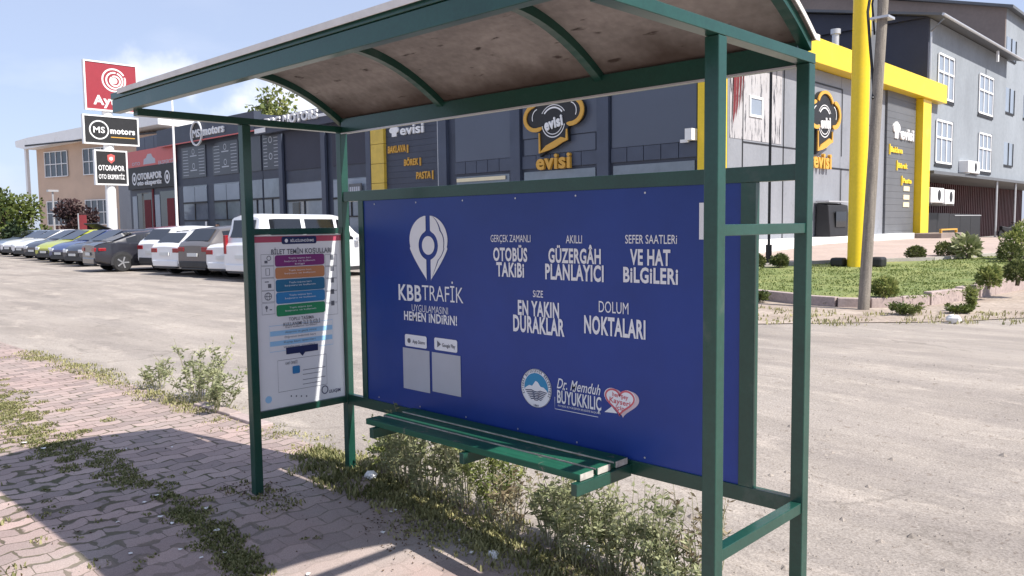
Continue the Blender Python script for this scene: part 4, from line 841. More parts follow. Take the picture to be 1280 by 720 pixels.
# ------------------------------------------------------------------ signs and poles
ts = thing('sign_totem', 'tall white pylon carrying three stacked signs, a red one over two black ones', 'sign', (-42.7, 14.3, 0))
TX = -42.7
mb = MB(); mb.tube([(TX-.3, 14.25, 0), (TX-.3, 14.3, 10.5)], .27, 14); mb.build('pylon', 'white', ts, smooth=40)
def board(name, m, y0, y1, z0, z1):
    b_ = part(name, m, ts, [(TX-.2, TX, y0, y1, z0, z1)])
    part('sign_frame', 'white', b_, [(TX-.22, TX+.03, y0-.08, y0, z0-.08, z1+.08), (TX-.22, TX+.03, y1, y1+.08, z0-.08, z1+.08), (TX-.22, TX+.03, y0, y1, z0-.08, z0), (TX-.22, TX+.03, y0, y1, z1, z1+.08)]); return b_
S = Sheet(('x', TX))
b1 = board('red_sign', 'red', 13.15, 15.8, 8.12, 10.62); mb = MB()
for i in range(3): S.ring(mb, 14.62+.03*i, 9.75-.02*i, .60-.17*i, .60-.17*i, .085, .004, 30+50*i, 380+50*i, 40)
S.disc(mb, 14.63, 9.72, .17, .17, .004); S.text(mb, 'Aytem', 13.5, 15.6, 8.38, 8.86, .05, .004); mb.build('sign_lettering', 'white', b1)
b2 = board('black_sign', 'black', 12.98, 15.75, 6.3, 7.72); mb = MB(); S.ring(mb, 13.72, 7.0, .48, .48, .07, .004); S.text(mb, 'MS', 13.42, 14.02, 6.85, 7.17, .03, .004); S.text(mb, 'motors', 14.3, 15.62, 6.85, 7.08, .05, .004, ref=.52); mb.build('sign_lettering', 'white', b2)
mb = MB(); S.rect(mb, 14.32, 15.6, 6.62, 6.67, .004); mb.build('underline', 'gold', b2)
b3 = board('black_sign', 'black', 13.48, 15.05, 4.1, 5.85); mb = MB(); S.text(mb, 'OTORAPOR', 13.58, 14.95, 4.82, 5.10, .03, .004); S.text(mb, 'OTO EKSPERTİZ', 13.58, 14.95, 4.36, 4.6, .03, .004); mb.build('sign_lettering', 'white', b3)
mb = MB(); S.poly(mb, [(14.27+x, 5.45+z) for x, z in ((-.2, .2), (0, .28), (.2, .2), (.18, -.08), (0, -.25), (-.18, -.08))], .004); mb.mi = 1; S.disc(mb, 14.27, 5.47, .1, .1, .006, 12); mb.build('shield', ['softred', 'white'], b3)

yt = thing('yellow_totem', 'tall round yellow column with a dark tiled slab beside it on the lawn', 'totem', (-4.0, 18.7, .4))
mb = MB(); mb.tube([(-3.84, 18.7, .35), (-3.84, 18.78, 9.5)], .225, 28); mb.build('column', 'yellow', yt, smooth=40)
part('tiled_slab', 'darkpanel', yt, [(-4.02, -3.88, 19.0, 19.9, .4+1.25*i, .4+1.25*i+1.235) for i in range(7)])
part('base_rubble', 'black', yt, [(-4.45, -4.1, 18.45, 18.8, .38, .62)], .06); part('base_rubble', 'black', yt, [(-3.5, -3.15, 18.6, 19.0, .38, .65)], .06)
wp = thing('utility_pole', 'leaning weathered utility pole at the edge of the lawn', 'pole', (-1.05, 11.75, 0))
tp = at(1107, -40, ('y', 12.3)); mb = MB(); mb.tube([(-1.05, 11.75, -.1), tuple(Vector((-1.05, 11.75, 0)).lerp(tp, .5)), tuple(tp), tuple(tp+Vector((.12, .1, 2.5)))], [.10, .092, .085, .08], 10); mb.build('pole', 'wood', wp, smooth=50)
a = Vector((-1.05, 11.75, 0)).lerp(tp, .86); pth = [a+Vector((-.15, -.12, .55)), a+Vector((-.22, -.1, .1)), a+Vector((-.16, -.12, -.5)), a+Vector((-.10, -.08, -1.2)), Vector((-1.05, 11.75, 0)).lerp(tp, .62)+Vector((-.04, -.09, 0))]
mb = MB(); mb.tube(pth, .025, 6); mb.tube([p+Vector((.03, .12, .1+.05*i)) for i, p in enumerate(pth[:3])], .018, 6); mb.build('cable', 'black', wp, smooth=60)
part('pole_clamp', 'chrome', wp, [(a.x-.16, a.x+.16, a.y-.16, a.y+.16, a.z-.06, a.z-.02)])
lp = thing('lamp_post', 'slim black lamp post on the paving before the pale shop wall', 'lamp post', (-6.2, 18.5, .4))
mb = MB(); mb.tube([(-6.2, 18.5, .38), (-6.2, 18.5, .95)], .085, 10); mb.tube([(-6.2, 18.5, .95), (-6.2, 18.5, 7.6)], .04, 8); mb.build('post', 'black', lp, smooth=40)
mb = MB(); mb.tube([(-6.2, 18.5, 7.6), (-6.2, 18.5, 7.66), (-6.2, 18.5, 7.95), (-6.2, 18.5, 8.0)], [.06, .12, .16, .03], 12); mb.build('lamp_head', 'black', lp, smooth=40)
fp = thing('flagpole', 'thin white flagpole rising behind the parked cars', 'flagpole', (-33, 14.5, .08))
p0 = at(221.6, 285, ('y', 14.5)); p1 = at(214.8, 122, ('y', 14.5)); mb = MB(); mb.tube([(p0.x, 14.5, 0), tuple(p1)], [.07, .05], 8); mb.build('pole', 'white', fp, smooth=40)
mb = MB(); mb.tube([(p1.x, 14.5, p1.z), (p1.x, 14.5, p1.z+.1)], .09, 8); mb.build('finial', 'chrome', fp)
rb = thing('feather_banner', 'narrow red upright banner by the dark purple tree', 'banner', (-50, 12.5, .12))
p0 = at(104, 283, ('x', -50)); mb = MB(); mb.box(-50.02, -49.98, p0.y-.22, p0.y+.22, .8, 2.5); mb.build('cloth', 'oldred', rb)
mb = MB(); mb.tube([(-50, p0.y-.26, .1), (-50, p0.y-.26, 2.6)], .04, 6); mb.build('pole', 'chrome', rb)
p0 = at(68, 280, ('x', -62)); sl = thing('street_lamp', 'small grey lamp pole before the peach building', 'street lamp', (-62, p0.y, .13))
mb = MB(); mb.tube([(-62, p0.y, .1), (-62, p0.y, 4.4)], .07, 6); mb.build('pole', 'chrome', sl); part('lamp_head', 'chrome', sl, [(-62.2, -61.8, p0.y-.35, p0.y+.35, 4.401, 4.55)])

# ------------------------------------------------------------------ cars
CM = {}
def paint(name, c):
    CM[name] = mat('paint_'+name, c, .28, 0.1, .03, 2, coat=.6); return CM[name]
def lerp(T_, x):
    for (a, va), (b, vb) in zip(T_, T_[1:]):
        if x <= b: return va+(vb-va)*(x-a)/(b-a) if b > a else vb
    return T_[-1][1]
KIND = {  # length, width, belt line, roof line (from rear to nose), windows (from, to), rear glass, windscreen
 'sedan': dict(L=4.65, W=1.82, belt=[(-2.32, .92), (-2.1, 1.04), (-1.6, 1.06), (1.0, .98), (1.75, .90), (2.15, .76), (2.32, .60)], roof=[(-1.75, 1.07), (-.85, 1.40), (-.2, 1.46), (.25, 1.44), (1.15, 1.0)], win=[(-1.25, -.62), (-.55, .12), (.2, .72)], gr=(-1.68, -.92), gf=(1.08, .32)),
 'hatch': dict(L=4.2, W=1.78, belt=[(-2.1, .90), (-2.0, 1.02), (-1.6, 1.05), (.95, .98), (1.6, .90), (1.95, .76), (2.1, .60)], roof=[(-1.98, 1.04), (-1.55, 1.40), (-.6, 1.49), (.1, 1.47), (1.1, 1.0)], win=[(-1.5, -1.05), (-.95, -.1), (0., .62)], gr=(-1.95, -1.58), gf=(1.04, .16)),
 'suv': dict(L=4.4, W=1.84, belt=[(-2.2, .95), (-2.1, 1.08), (-1.6, 1.10), (.95, 1.06), (1.65, 1.0), (2.05, .85), (2.2, .65)], roof=[(-2.08, 1.1), (-1.65, 1.54), (-.7, 1.62), (.15, 1.59), (1.1, 1.08)], win=[(-1.6, -1.1), (-1.0, -.1), (0., .66)], gr=(-2.05, -1.69), gf=(1.05, .2)),
 'van': dict(L=5.0, W=1.92, belt=[(-2.5, 1.0), (-2.42, 1.12), (1.35, 1.12), (1.6, 1.08), (2.2, .98), (2.42, .85), (2.5, .65)], roof=[(-2.44, 1.15), (-2.3, 1.85), (-2.0, 1.94), (.4, 1.92), (.75, 1.86), (1.55, 1.12)], win=[(-2.05, -.95), (-.8, .3), (.42, 1.0)], gr=(-2.42, -2.32), gf=(1.5, .8))}
def car(name, label, kind, col, rear, yaw, nose=False, tall=1.0, group='cars parked on the lot', boot=False, lean=1):
    K = KIND[kind]; Lh = K['L']/2; w = K['W']/2; hd = Vector((math.cos(yaw), math.sin(yaw)))
    c = Vector(rear)+hd*(Lh if not nose else -Lh); z = gh(c.x, c.y)
    r = thing(name, label, 'car' if kind != 'van' else 'van', (c.x, c.y, z), yaw, group)
    pm = CM.get(col) or col
    xs = sorted(set([-Lh, -Lh+.05, -Lh+.16, -1.9, -1.55, -1.2, -.9, -.6, -.3, 0, .3, .6, .9, 1.2, 1.5, 1.8, Lh-.3, Lh-.12, Lh-.03, Lh]+[a for a, _ in K['roof']]))
    xs = [x for x in xs if -Lh <= x <= Lh]
    r0, r1 = K['roof'][0][0], K['roof'][-1][0]
    def wid(x): 
        t = abs(x)/Lh; return w*(1-.13*max(0, (t-.72)/.28)**2.2)
    def sec(x):
        W_ = wid(x); b = lerp(K['belt'], x); z0 = .22 if abs(x) < Lh-.2 else .32
        if r0 < x < r1: rz = lerp(K['roof'], x)*tall; f = min(1, max(0, (rz-b)/.35))
        else: rz = b+.03; f = 0
        top = W_*(.93-.20*f); return [(W_*.80, z0), (W_*.97, z0+.10), (W_, .50), (W_*.985, .72 if b > .8 else b*.85), (W_*.965, b-.03), (W_*.92, b), (top, rz-.05*f-.004), (top*.86, rz), (top*.4, rz+.02), (0, rz+.025)]
    mb = MB(); vs = []; n = 0
    for x in xs:
        h_ = sec(x); ring = [(x, y, zz) for y, zz in h_]+[(x, -y, zz) for y, zz in h_[-2::-1]]; n = len(ring); vs += ring
    fs = [(i*n+j, (i+1)*n+j, (i+1)*n+j+1, i*n+j+1) for i in range(len(xs)-1) for j in range(n-1)]+[(i*n+n-1, (i+1)*n+n-1, (i+1)*n, i*n) for i in range(len(xs)-1)]+[tuple(range(n)), tuple(range(len(xs)*n-1, len(xs)*n-n-1, -1))]
    mb.raw(vs, fs); body = mb.build('body', pm, r, smooth=32, local=True)
    def side(x, t, s, o=.008):
        q = sec(x); a, b = Vector((x, q[5][0], q[5][1])), Vector((x, q[6][0], q[6][1])); p = a.lerp(b, t); return (p.x, s*(p.y+o), p.z)
    for s in (-1, 1):
        for a, b in K['win']:
            mb = MB(); k = 5
            for i in range(k):
                x0, x1 = a+(b-a)*i/k, a+(b-a)*(i+1)/k; mb.face([side(x0, .06, s), side(x1, .06, s), side(x1, .9, s), side(x0, .9, s)])
            if kind != 'van' and b == K['win'][-1][1]:
                mb.face([side(b, .06, s), side(b+.26, .06, s), side(b+.26, .30, s), side(b, .9, s)])
            mb.build('window', 'darkglass', r, local=True)
        mb = MB(); mb.box(K['win'][-1][1]-.02, K['win'][-1][1]+.16, s*(w+.0) if s > 0 else -w-.17, w+.17 if s > 0 else -w, sec(.7)[5][1]-.02, sec(.7)[5][1]+.12); mb.build('mirror', pm, r, local=True, bevel=.03)
        mb = MB(); mb.box(-Lh+.75, Lh-.75, min(s*(w-.02), s*(w+.006)), max(s*(w-.02), s*(w+.006)), .20, .31); mb.build('sill', 'trim', r, local=True)
    for key in ('gr', 'gf'):
        xa, xb = K[key]; mb = MB(); k = 4; d = .012 if key == 'gf' else -.012
        def gp(x, f): q = sec(x); return (x+d, f*q[7][0]*1.0, lerp([(min(xa, xb), sec(min(xa, xb))[7][1]), (max(xa, xb), sec(max(xa, xb))[7][1])], x)+.03)
        for i in range(k):
            x0, x1 = xa+(xb-xa)*i/k, xa+(xb-xa)*(i+1)/k
            mb.face([gp(x0, -.95), gp(x0, .95), gp(x1, .95), gp(x1, -.95)])
        mb.build('windscreen' if key == 'gf' else 'rear_window', 'darkglass', r, local=True)
    br = MB(); br.box(-Lh-.03, -Lh+.12, -w*.80, w*.80, .30, .52); br.build('bumper', 'trim' if kind in ('suv',) else pm, r, local=True, bevel=.04)
    br = MB(); br.box(-Lh-.025, -Lh+.1, -w*.7, w*.7, .24, .305); br.build('valance', 'trim', r, local=True, bevel=.02); br = MB(); br.box(Lh-.1, Lh+.02, -w*.72, w*.72, .24, .42); br.build('valance', 'trim', r, local=True, bevel=.02)
    zt = sec(-Lh+.05)[4][1]
    for s in (-1, 1):
        mb = MB(); y0, y1 = sorted((s*w*.50, s*w*.865)); mb.box(-Lh-.02, -Lh+.10, y0, y1, zt-.17, zt-.03) if kind != 'van' else mb.box(-Lh-.02, -Lh+.08, *sorted((s*w*.74, s*w*.865)), .8, 1.35)
        y0, y1 = sorted((s*w*.80, s*w*.955)); mb.box(-Lh+.10, -Lh+.36, y0, y1, zt-.15, zt-.04); mb.build('taillight', 'taillight', r, local=True, bevel=.015)
        mb = MB(); y0, y1 = sorted((s*w*.48, s*w*.84)); mb.box(Lh-.22, Lh+.012, y0, y1, .58, .70); y0, y1 = sorted((s*w*.75, s*w*.93)); mb.box(Lh-.42, Lh-.1, y0, y1, .60, .72); mb.build('headlight', 'headlight', r, local=True, bevel=.02)
    mb = MB(); mb.box(-Lh-.045, -Lh-.015, -.26, .26, .66 if kind != 'sedan' else .60, .77 if kind != 'sedan' else .71); mb.build('number_plate', 'plate', r, local=True)
    mb = MB(); mb.box(Lh-.05, Lh+.03, -.45, .45, .42, .56); mb.build('grille', 'trim', r, local=True, bevel=.02)
    mb = MB(); mb.box(Lh+.0305, Lh+.04, -.26, .26, .44, .54); mb.build('number_plate', 'plate', r, local=True)
    for xw in (-Lh+.88, Lh-.85):
        for s in (-1, 1):
            R0 = .335
            mb = MB(); mb.raw(*disc3(xw, s*(w-.1), R0+.065, R0, .115)); mb.build('wheel_arch', 'trim', r, local=True)
            mb = MB(); mb.tube([(xw, s*(w-.2), R0), (xw, s*(w-.005), R0), (xw, s*(w+.02), R0)], [R0, R0, R0-.03], 24); ty = mb.build('tyre', 'tyre', r, local=True, smooth=40)
            mb = MB(); mb.tube([(xw, s*(w+.0205), R0), (xw, s*(w+.024), R0)], .215, 20); mb.mi = 1
            for k_ in range(5):
                a = R_(72*k_); mb.box(.04, .21, -.024, .024, 0, .012, mtx=Matrix.Translation((xw, s*(w+.03), R0)) @ Matrix.Rotation(R_(-90*s), 4, 'X') @ Matrix.Rotation(a, 4, 'Z'))
            mb.tube([(xw, s*(w+.025), R0), (xw, s*(w+.028), R0)], .05, 12); mb.build('rim', ['trim', 'rim'], r, local=True)
    if boot:
        mb = MB(); mb.box(-.9, 0, -.6, .6, 0, .06, mtx=Matrix.Translation((-Lh+.4, 0, 1.42)) @ Matrix.Rotation(R_(22), 4, 'Y')); mb.build('raised_tailgate', 'trim', r, local=True, bevel=.02)
    return r
def disc3(x, y, R0, zc, th):
    n = 24; vs = []; s = 1 if y > 0 else -1
    for yy in (y, y+s*th*.95): vs += [(x+R0*math.cos(R_(a)), yy, zc+R0*math.sin(R_(a))) for a in [-12+204*i/n for i in range(n+1)]]
    N = n+1; return vs, [tuple(range(N)), tuple(range(2*N-1, N-1, -1))]+[(i, i+1, i+1+N, i+N) for i in range(N-1)]
for nm, c in dict(white=(.74, .75, .77), grey=(.115, .105, .105), darkgrey=(.022, .022, .030), silver=(.42, .45, .48), lime=(.42, .45, .03), blue=(.03, .055, .17), navy=(.015, .02, .035), maroon=(.16, .02, .03), slateblue=(.16, .2, .27), red=(.35, .02, .03)).items(): paint(nm, c)
def polar(px, D):
    d = AW+AX*((px-640)/FPX); d = Vector((d.x, d.y)).normalized(); return CAM.x+d.x*D, CAM.y+d.y*D
Y0 = R_(99)
car('passenger_van', 'white passenger van with dark side windows parked behind the information poster', 'van', 'white', polar(303, 24.6), R_(97))
car('sedan_car', 'small white saloon seen from behind beside the white van', 'sedan', 'white', polar(279, 26.2), Y0)
car('suv_car', 'brownish grey crossover with black bumper between two white cars', 'suv', 'grey', polar(243, 27.6), Y0)
car('hatchback_car', 'low white sporty hatchback with wide red tail lights', 'hatch', 'white', polar(208, 29.2), Y0)
car('estate_car', 'white crossover behind the low white hatchback', 'suv', 'white', polar(190, 31.6), Y0)
car('sedan_car', 'dark grey saloon with shiny alloy wheels, seen side on', 'sedan', 'darkgrey', polar(113, 33.2), R_(86))
YN = R_(-80)
car('hatchback_car', 'black car with lit white headlamp nose out behind the dark saloon', 'hatch', 'navy', polar(93, 38), YN, True)
car('hatchback_car', 'dark blue car parked nose out beside the lime one', 'hatch', 'blue', polar(75, 40.5), YN, True)
car('hatchback_car', 'lime yellow car in the middle of the far row', 'hatch', 'lime', polar(57, 43.5), YN, True)
car('hatchback_car', 'dark grey car left of the lime yellow one', 'hatch', 'darkgrey', polar(42, 46.5), YN, True)
car('hatchback_car', 'white car next to the dark grey one in the far row', 'hatch', 'white', polar(27, 50), YN, True)
car('sedan_car', 'white saloon second from the far left end of the row', 'sedan', 'white', polar(12, 53.5), YN, True)
car('sedan_car', 'slate blue car at the far left end of the row', 'sedan', 'slateblue', polar(-2, 57), YN, True)
car('hatchback_car', 'dark hatchback with raised tailgate behind the dark grey saloon', 'hatch', 'darkgrey', polar(128, 43), Y0, boot=True)
car('sedan_car', 'white saloon in the second row under the sign pylon', 'sedan', 'white', polar(152, 42), R_(88))
car('suv_car', 'maroon car in the second row, only its roof showing', 'suv', 'maroon', polar(176, 40), R_(88))

# ------------------------------------------------------------------ person and motorcycle far off
def person(px, plane_y, z, label, hgt=1.7):
    p = at(px, 280, ('y', plane_y)); me = bpy.data.meshes.new('person')
    J = [(0, 0, .95), (0, 0, 1.2), (0, 0, 1.42), (0, 0, 1.52), (0, 0, 1.62), (-.09, 0, .9), (-.1, .02, .5), (-.1, 0, .06), (.09, 0, .9), (.11, -.03, .5), (.12, .02, .06), (-.2, 0, 1.4), (-.25, .02, 1.12), (-.24, -.08, .88), (.2, 0, 1.4), (.25, .02, 1.12), (.22, -.1, .9), (-.1, -.1, .03), (.12, -.09, .03)]
    E_ = [(0, 1), (1, 2), (2, 3), (3, 4), (0, 5), (5, 6), (6, 7), (0, 8), (8, 9), (9, 10), (2, 11), (11, 12), (12, 13), (2, 14), (14, 15), (15, 16), (7, 17), (10, 18)]
    rad = [.15, .14, .15, .055, .10, .09, .065, .045, .09, .065, .045, .065, .048, .035, .065, .048, .035, .04, .04]
    me.from_pydata(J, E_, [])
    o = bpy.data.objects.new('person', me); COL.objects.link(o); o.location = (p.x, plane_y, z); o.modifiers.new('skin', 'SKIN')
    for i, v in enumerate(me.skin_vertices[0].data): v.radius = (rad[i], rad[i]*.8); v.use_root = i == 0
    s2 = o.modifiers.new('sub', 'SUBSURF'); s2.levels = s2.render_levels = 1; me.materials.append(M['cloth']); ORG[o.name] = Vector((0, 0, 0))
    hmb = MB(); 
    for i in range(6):
        for j in range(10):
            def sp_(a, b): return (.105*math.cos(a)*math.cos(b), .115*math.cos(a)*math.sin(b), 1.62+.13*math.sin(a))
            a0, a1 = -math.pi/2+math.pi*i/6, -math.pi/2+math.pi*(i+1)/6; b0, b1 = 2*math.pi*j/10, 2*math.pi*(j+1)/10
            hmb.mi = 1 if i >= 4 else 0; hmb.face([sp_(a0, b0), sp_(a0, b1), sp_(a1, b1), sp_(a1, b0)])
    hmb.build('head', ['skin', 'cloth'], o, local=True); return tag(o, label, 'person')
person(272, 19.0, .11, 'person in dark clothes standing at the showroom door behind the cars')
mt = thing('motorcycle', 'dark motorcycle parked by the canopy posts of the grey building', 'motorcycle', (-8.0, 53.9, .3), R_(60))
for x in (-.62, .62):
    mb = MB(); mb.tube([(x, -.06, .32), (x, .06, .32)], .32, 20); mb.build('wheel', 'tyre', mt, local=True, smooth=40)
mb = MB(); mb.prism([(-.75, -.12, .62), (-.3, -.12, .35), (.3, -.12, .35), (.5, -.12, .75), (.25, -.12, .95), (-.2, -.12, .75), (-.75, -.12, .85)], (0, .24, 0)); mb.build('body', 'black', mt, local=True, bevel=.05)
mb = MB(); mb.tube([(.62, 0, .32), (.42, 0, 1.0)], .04, 6); mb.tube([(.40, -.35, 1.05), (.42, 0, 1.0), (.40, .35, 1.05)], .025, 6); mb.build('handlebar', 'black', mt, local=True)

# ------------------------------------------------------------------ vegetation
def rnd(a, b): return random.uniform(a, b)
def leaf(mb, p, d, w, l, tint):
    d = d.normalized(); s = d.cross(Vector((rnd(-1, 1), rnd(-1, 1), rnd(-.3, 1)))); s = s.normalized()*w/2 if s.length > 1e-4 else Vector((w/2, 0, 0))
    mb.face([p, p+d*l*.5+s, p+d*l, p+d*l*.5-s], tint)
def clump_leaves(mb, c, r, n, size, bright=.5, flat=1.):
    for _ in range(n):
        v = Vector((rnd(-1, 1), rnd(-1, 1), rnd(-1, 1)))
        if v.length > 1: continue
        q = Vector((v.x*r, v.y*r, v.z*r*flat)); d = (v+Vector((rnd(-1, 1), rnd(-1, 1), rnd(-.6, .9)))).normalized()
        s_ = size*rnd(.6, 1.3); leaf(mb, Vector(c)+q, d, s_*.7, s_, min(1, max(0, bright+rnd(-.35, .35))))
def tree(name, label, base, hgt, cr, m, n, size, clumps, group=None, trunk_h=.35, flat=1.):
    r = thing(name, label, 'tree', base, 0, group); B = Vector(base)
    mb = MB(); tops = []
    mb.tube([B+Vector((0, 0, -.1)), B+Vector((rnd(-.1, .1), rnd(-.1, .1), hgt*trunk_h)), B+Vector((rnd(-.2, .2), rnd(-.2, .2), hgt*.8))], [hgt*.028, hgt*.02, hgt*.008], 8)
    cl = MB()
    for i in range(clumps):
        a = rnd(0, 6.28); rr = cr*math.sqrt(random.random())*.8; zz = hgt*(trunk_h+.12+(1-trunk_h-.2)*random.random()); k = 1-.5*abs((zz/hgt-.62)/.4)
        c = B+Vector((math.cos(a)*rr*k, math.sin(a)*rr*k, zz)); mb.tube([B+Vector((0, 0, hgt*trunk_h*rnd(.8, 1.3))), B.lerp(c, .6)+Vector((0, 0, zz*.25)), c], [hgt*.012, hgt*.008, hgt*.003], 5)
        clump_leaves(cl, c, cr*rnd(.28, .48), n//clumps, size, .3+.5*random.random(), flat)
    mb.build('trunk', 'bark', r, smooth=50); cl.build('crown', m, r, tint=True); return r
p = polar(17, 64); tree('leafy_tree', 'round green tree at the far left edge beyond the cars', (p[0], p[1], .13), 4.0, 1.9, 'l_tree', 4200, .26, 22, trunk_h=.2)
p = polar(92, 62); tree('purple_tree', 'dark purple leaved tree before the peach building', (p[0], p[1], .13), 3.6, 1.35, 'l_purple', 3000, .24, 18, trunk_h=.2)
p = polar(116, 60); tree('purple_tree', 'smaller purple leaved tree between the purple tree and the white pylon', (p[0], p[1], .13), 2.7, .8, 'l_purple', 1500, .22, 12, trunk_h=.2)
p = polar(346, 70); tree('tall_tree', 'tall yellowish green tree rising behind the showroom roof', (p[0], p[1], .2), 13.0, 2.9, 'l_yellowtree', 3600, .40, 26, trunk_h=.45)
p = polar(405, 80); tree('tall_tree', 'distant green treetop beside the DBG sign, right of the taller tree', (p[0], p[1], .2), 11.2, 2.0, 'l_tree', 2600, .36, 12, trunk_h=.5)
p = polar(30, 62); tree('dark_conifer', 'low dark conifer under the round green tree', (p[0], p[1], .13), 1.9, 1.3, 'l_dark', 1800, .3, 14, trunk_h=.1)
p = polar(-30, 66); tree('leafy_tree', 'green tree just outside the far left beyond the lot', (p[0], p[1], .13), 4.0, 2.4, 'l_tree', 2600, .32, 14, trunk_h=.2)
for px, D, hh, cr_, lab in ((54, 62, 1.5, 1.2, 'low olive hedge bush before the peach building'), (78, 60, 1.2, 1.1, 'low green bush right of the olive hedge bush'), (-8, 63, 2.6, 1.8, 'low green bush at the far left edge of the lot')):
    p = polar(px, D); r = thing('hedge_bush', lab, 'bush', (p[0], p[1], .13)); cl = MB()
    for i in range(10): clump_leaves(cl, (p[0]+rnd(-cr_, cr_)*.7, p[1]+rnd(-cr_, cr_)*.7, .13+hh*rnd(.2, .75)), cr_*.5, 160, .26, rnd(.3, .8))
    cl.build('foliage', 'l_tree', r, tint=True)

def bush(label, px, py, zg, rad, hgt, m='l_bush', n=1500, size=.06, name='round_shrub', group='shrubs on the lawn'):
    d = AW+AX*((px-640)/FPX)-AY*((py-360)/FPX); z = zg
    for _ in range(6):
        t = (z-CAM.z)/d.z; q = CAM+d*t; z = iz(q.y)-.02 if zg is None or zg > .01 else gh(q.x, q.y)+.01
    t = (z-CAM.z)/d.z; q = CAM+d*t
    r = thing(name, label, 'shrub', (q.x, q.y, z), 0, group); mb = MB(); cl = MB()
    for i in range(6): mb.tube([(q.x+rnd(-.04, .04), q.y+rnd(-.04, .04), z-.03), (q.x+rnd(-.5, .5)*rad, q.y+rnd(-.5, .5)*rad, z+hgt*.6)], [.018, .006], 5)
    for i in range(n):
        v = Vector((random.gauss(0, 1), random.gauss(0, 1), random.gauss(0, 1))).normalized(); k = rnd(.72, 1.06) if random.random() < .8 else rnd(.2, .7)
        if v.z < -.75: continue
        wob = 1+.14*math.sin(v.x*5+rad*31)+.12*math.sin(v.z*6+v.y*4+rad*17)
        c = Vector((q.x+v.x*rad*k*wob, q.y+v.y*rad*k*wob, z+hgt*.52+v.z*hgt*.5*k*wob)); leaf(cl, c, v+Vector((rnd(-.8, .8), rnd(-.8, .8), rnd(-.3, .9))), size*.6, size*rnd(.7, 1.4), min(1, max(0, .5+.3*math.sin(v.x*7+v.y*5+v.z*4)+rnd(-.3, .3))))
    mb.build('stems', 'bark', r); cl.build('foliage', m, r, tint=True); return r
bush('dark round shrub between plaza and lawn, nearest the utility pole', 1145, 325, .5, .24, .36)
bush('dark round shrub right of the first one along the plaza edge', 1183, 322, .5, .30, .42)
bush('round shrub behind the kerb stones in the right part of the lawn', 1237, 359, .3, .20, .38, 'l_fresh')
bush('dark shrub at the right edge of the picture by the pale kerb', 1272, 355, .3, .24, .44)
bush('olive shrub directly behind the kerb, right beside the utility pole', 1106, 372, .2, .22, .34, 'l_fresh')
bush('shrub seen between the shelter posts, right of the slim lamp post', 975, 334, .5, .22, .32)
bush('shrub seen beside the shelter post, left of the slim lamp post', 944, 337, .5, .25, .42)
bush('dark green ball shrub under the bright bush at the right edge', 1261, 327, .5, .28, .46)
bush('tall bright yellow green bush at the right edge', 1278, 322, .6, .45, .85, 'l_fresh', 2200, .08, 'leafy_bush')
bush('spiky pale yucca like bush between the two dark shrubs', 1207, 322, .6, .26, .52, 'l_weed', 260, .22, 'spiky_bush')

def weed(label, base, hgt, spread, stems, leaves, m='l_weed', lsize=.035, name='wild_weed', group='weeds by the shelter', lean=(0, 0)):
    r = thing(name, label, 'weed', base, 0, group); mb = MB(); cl = MB(); B = Vector(base)
    for i in range(stems):
        a = rnd(0, 6.28); s = spread*math.sqrt(random.random()); b0 = B+Vector((math.cos(a)*s*.35, math.sin(a)*s*.35, -.01)); hh = hgt*rnd(.5, 1.0)
        t = B+Vector((math.cos(a)*s+lean[0]*hh+rnd(-.04, .04), math.sin(a)*s+lean[1]*hh+rnd(-.04, .04), hh)); mid = b0.lerp(t, .5)+Vector((rnd(-.03, .03), rnd(-.03, .03), .04)); mb.tube([b0, mid, t], [.004, .003, .0012], 4, False)
        br = [(b0, mid, t)]
        for k in range(3):
            f = rnd(.3, .8); o_ = b0.lerp(t, f); e_ = o_+Vector((rnd(-1, 1)*.10, rnd(-1, 1)*.10, rnd(.02, .12)))*hgt*1.6; mb.tube([o_, e_], [.002, .001], 3, False); br.append((o_, o_.lerp(e_, .5), e_))
        base_t = rnd(.25, .75)
        for k in range(leaves):
            p0, p1, p2 = random.choice(br); f = rnd(.08, 1); q = p0.lerp(p1, f*2) if f < .5 else p1.lerp(p2, f*2-1)
            leaf(cl, q, Vector((rnd(-1, 1), rnd(-1, 1), rnd(-.2, .8))), lsize*rnd(.28, .5), lsize*rnd(.6, 1.5), min(1, max(0, base_t+rnd(-.3, .3))))
    mb.build('stems', 'stem', r); cl.build('leaves', m, r, tint=True); return r
def G(x, y, d=.014): return (x, y, gh(x, y)+d)
weed('large straggly grey green weed at the pavement edge left of the shelter', G(-2.85, .30), .60, .40, 22, 54, lsize=.042)
weed('shorter weed leaning right from the straggly one at the pavement edge', G(-2.25, .22), .40, .26, 16, 46, lsize=.04, lean=(.3, 0))
weed('small dark weed left of the straggly one at the pavement edge', G(-3.7, .28), .34, .2, 12, 40, lsize=.04)
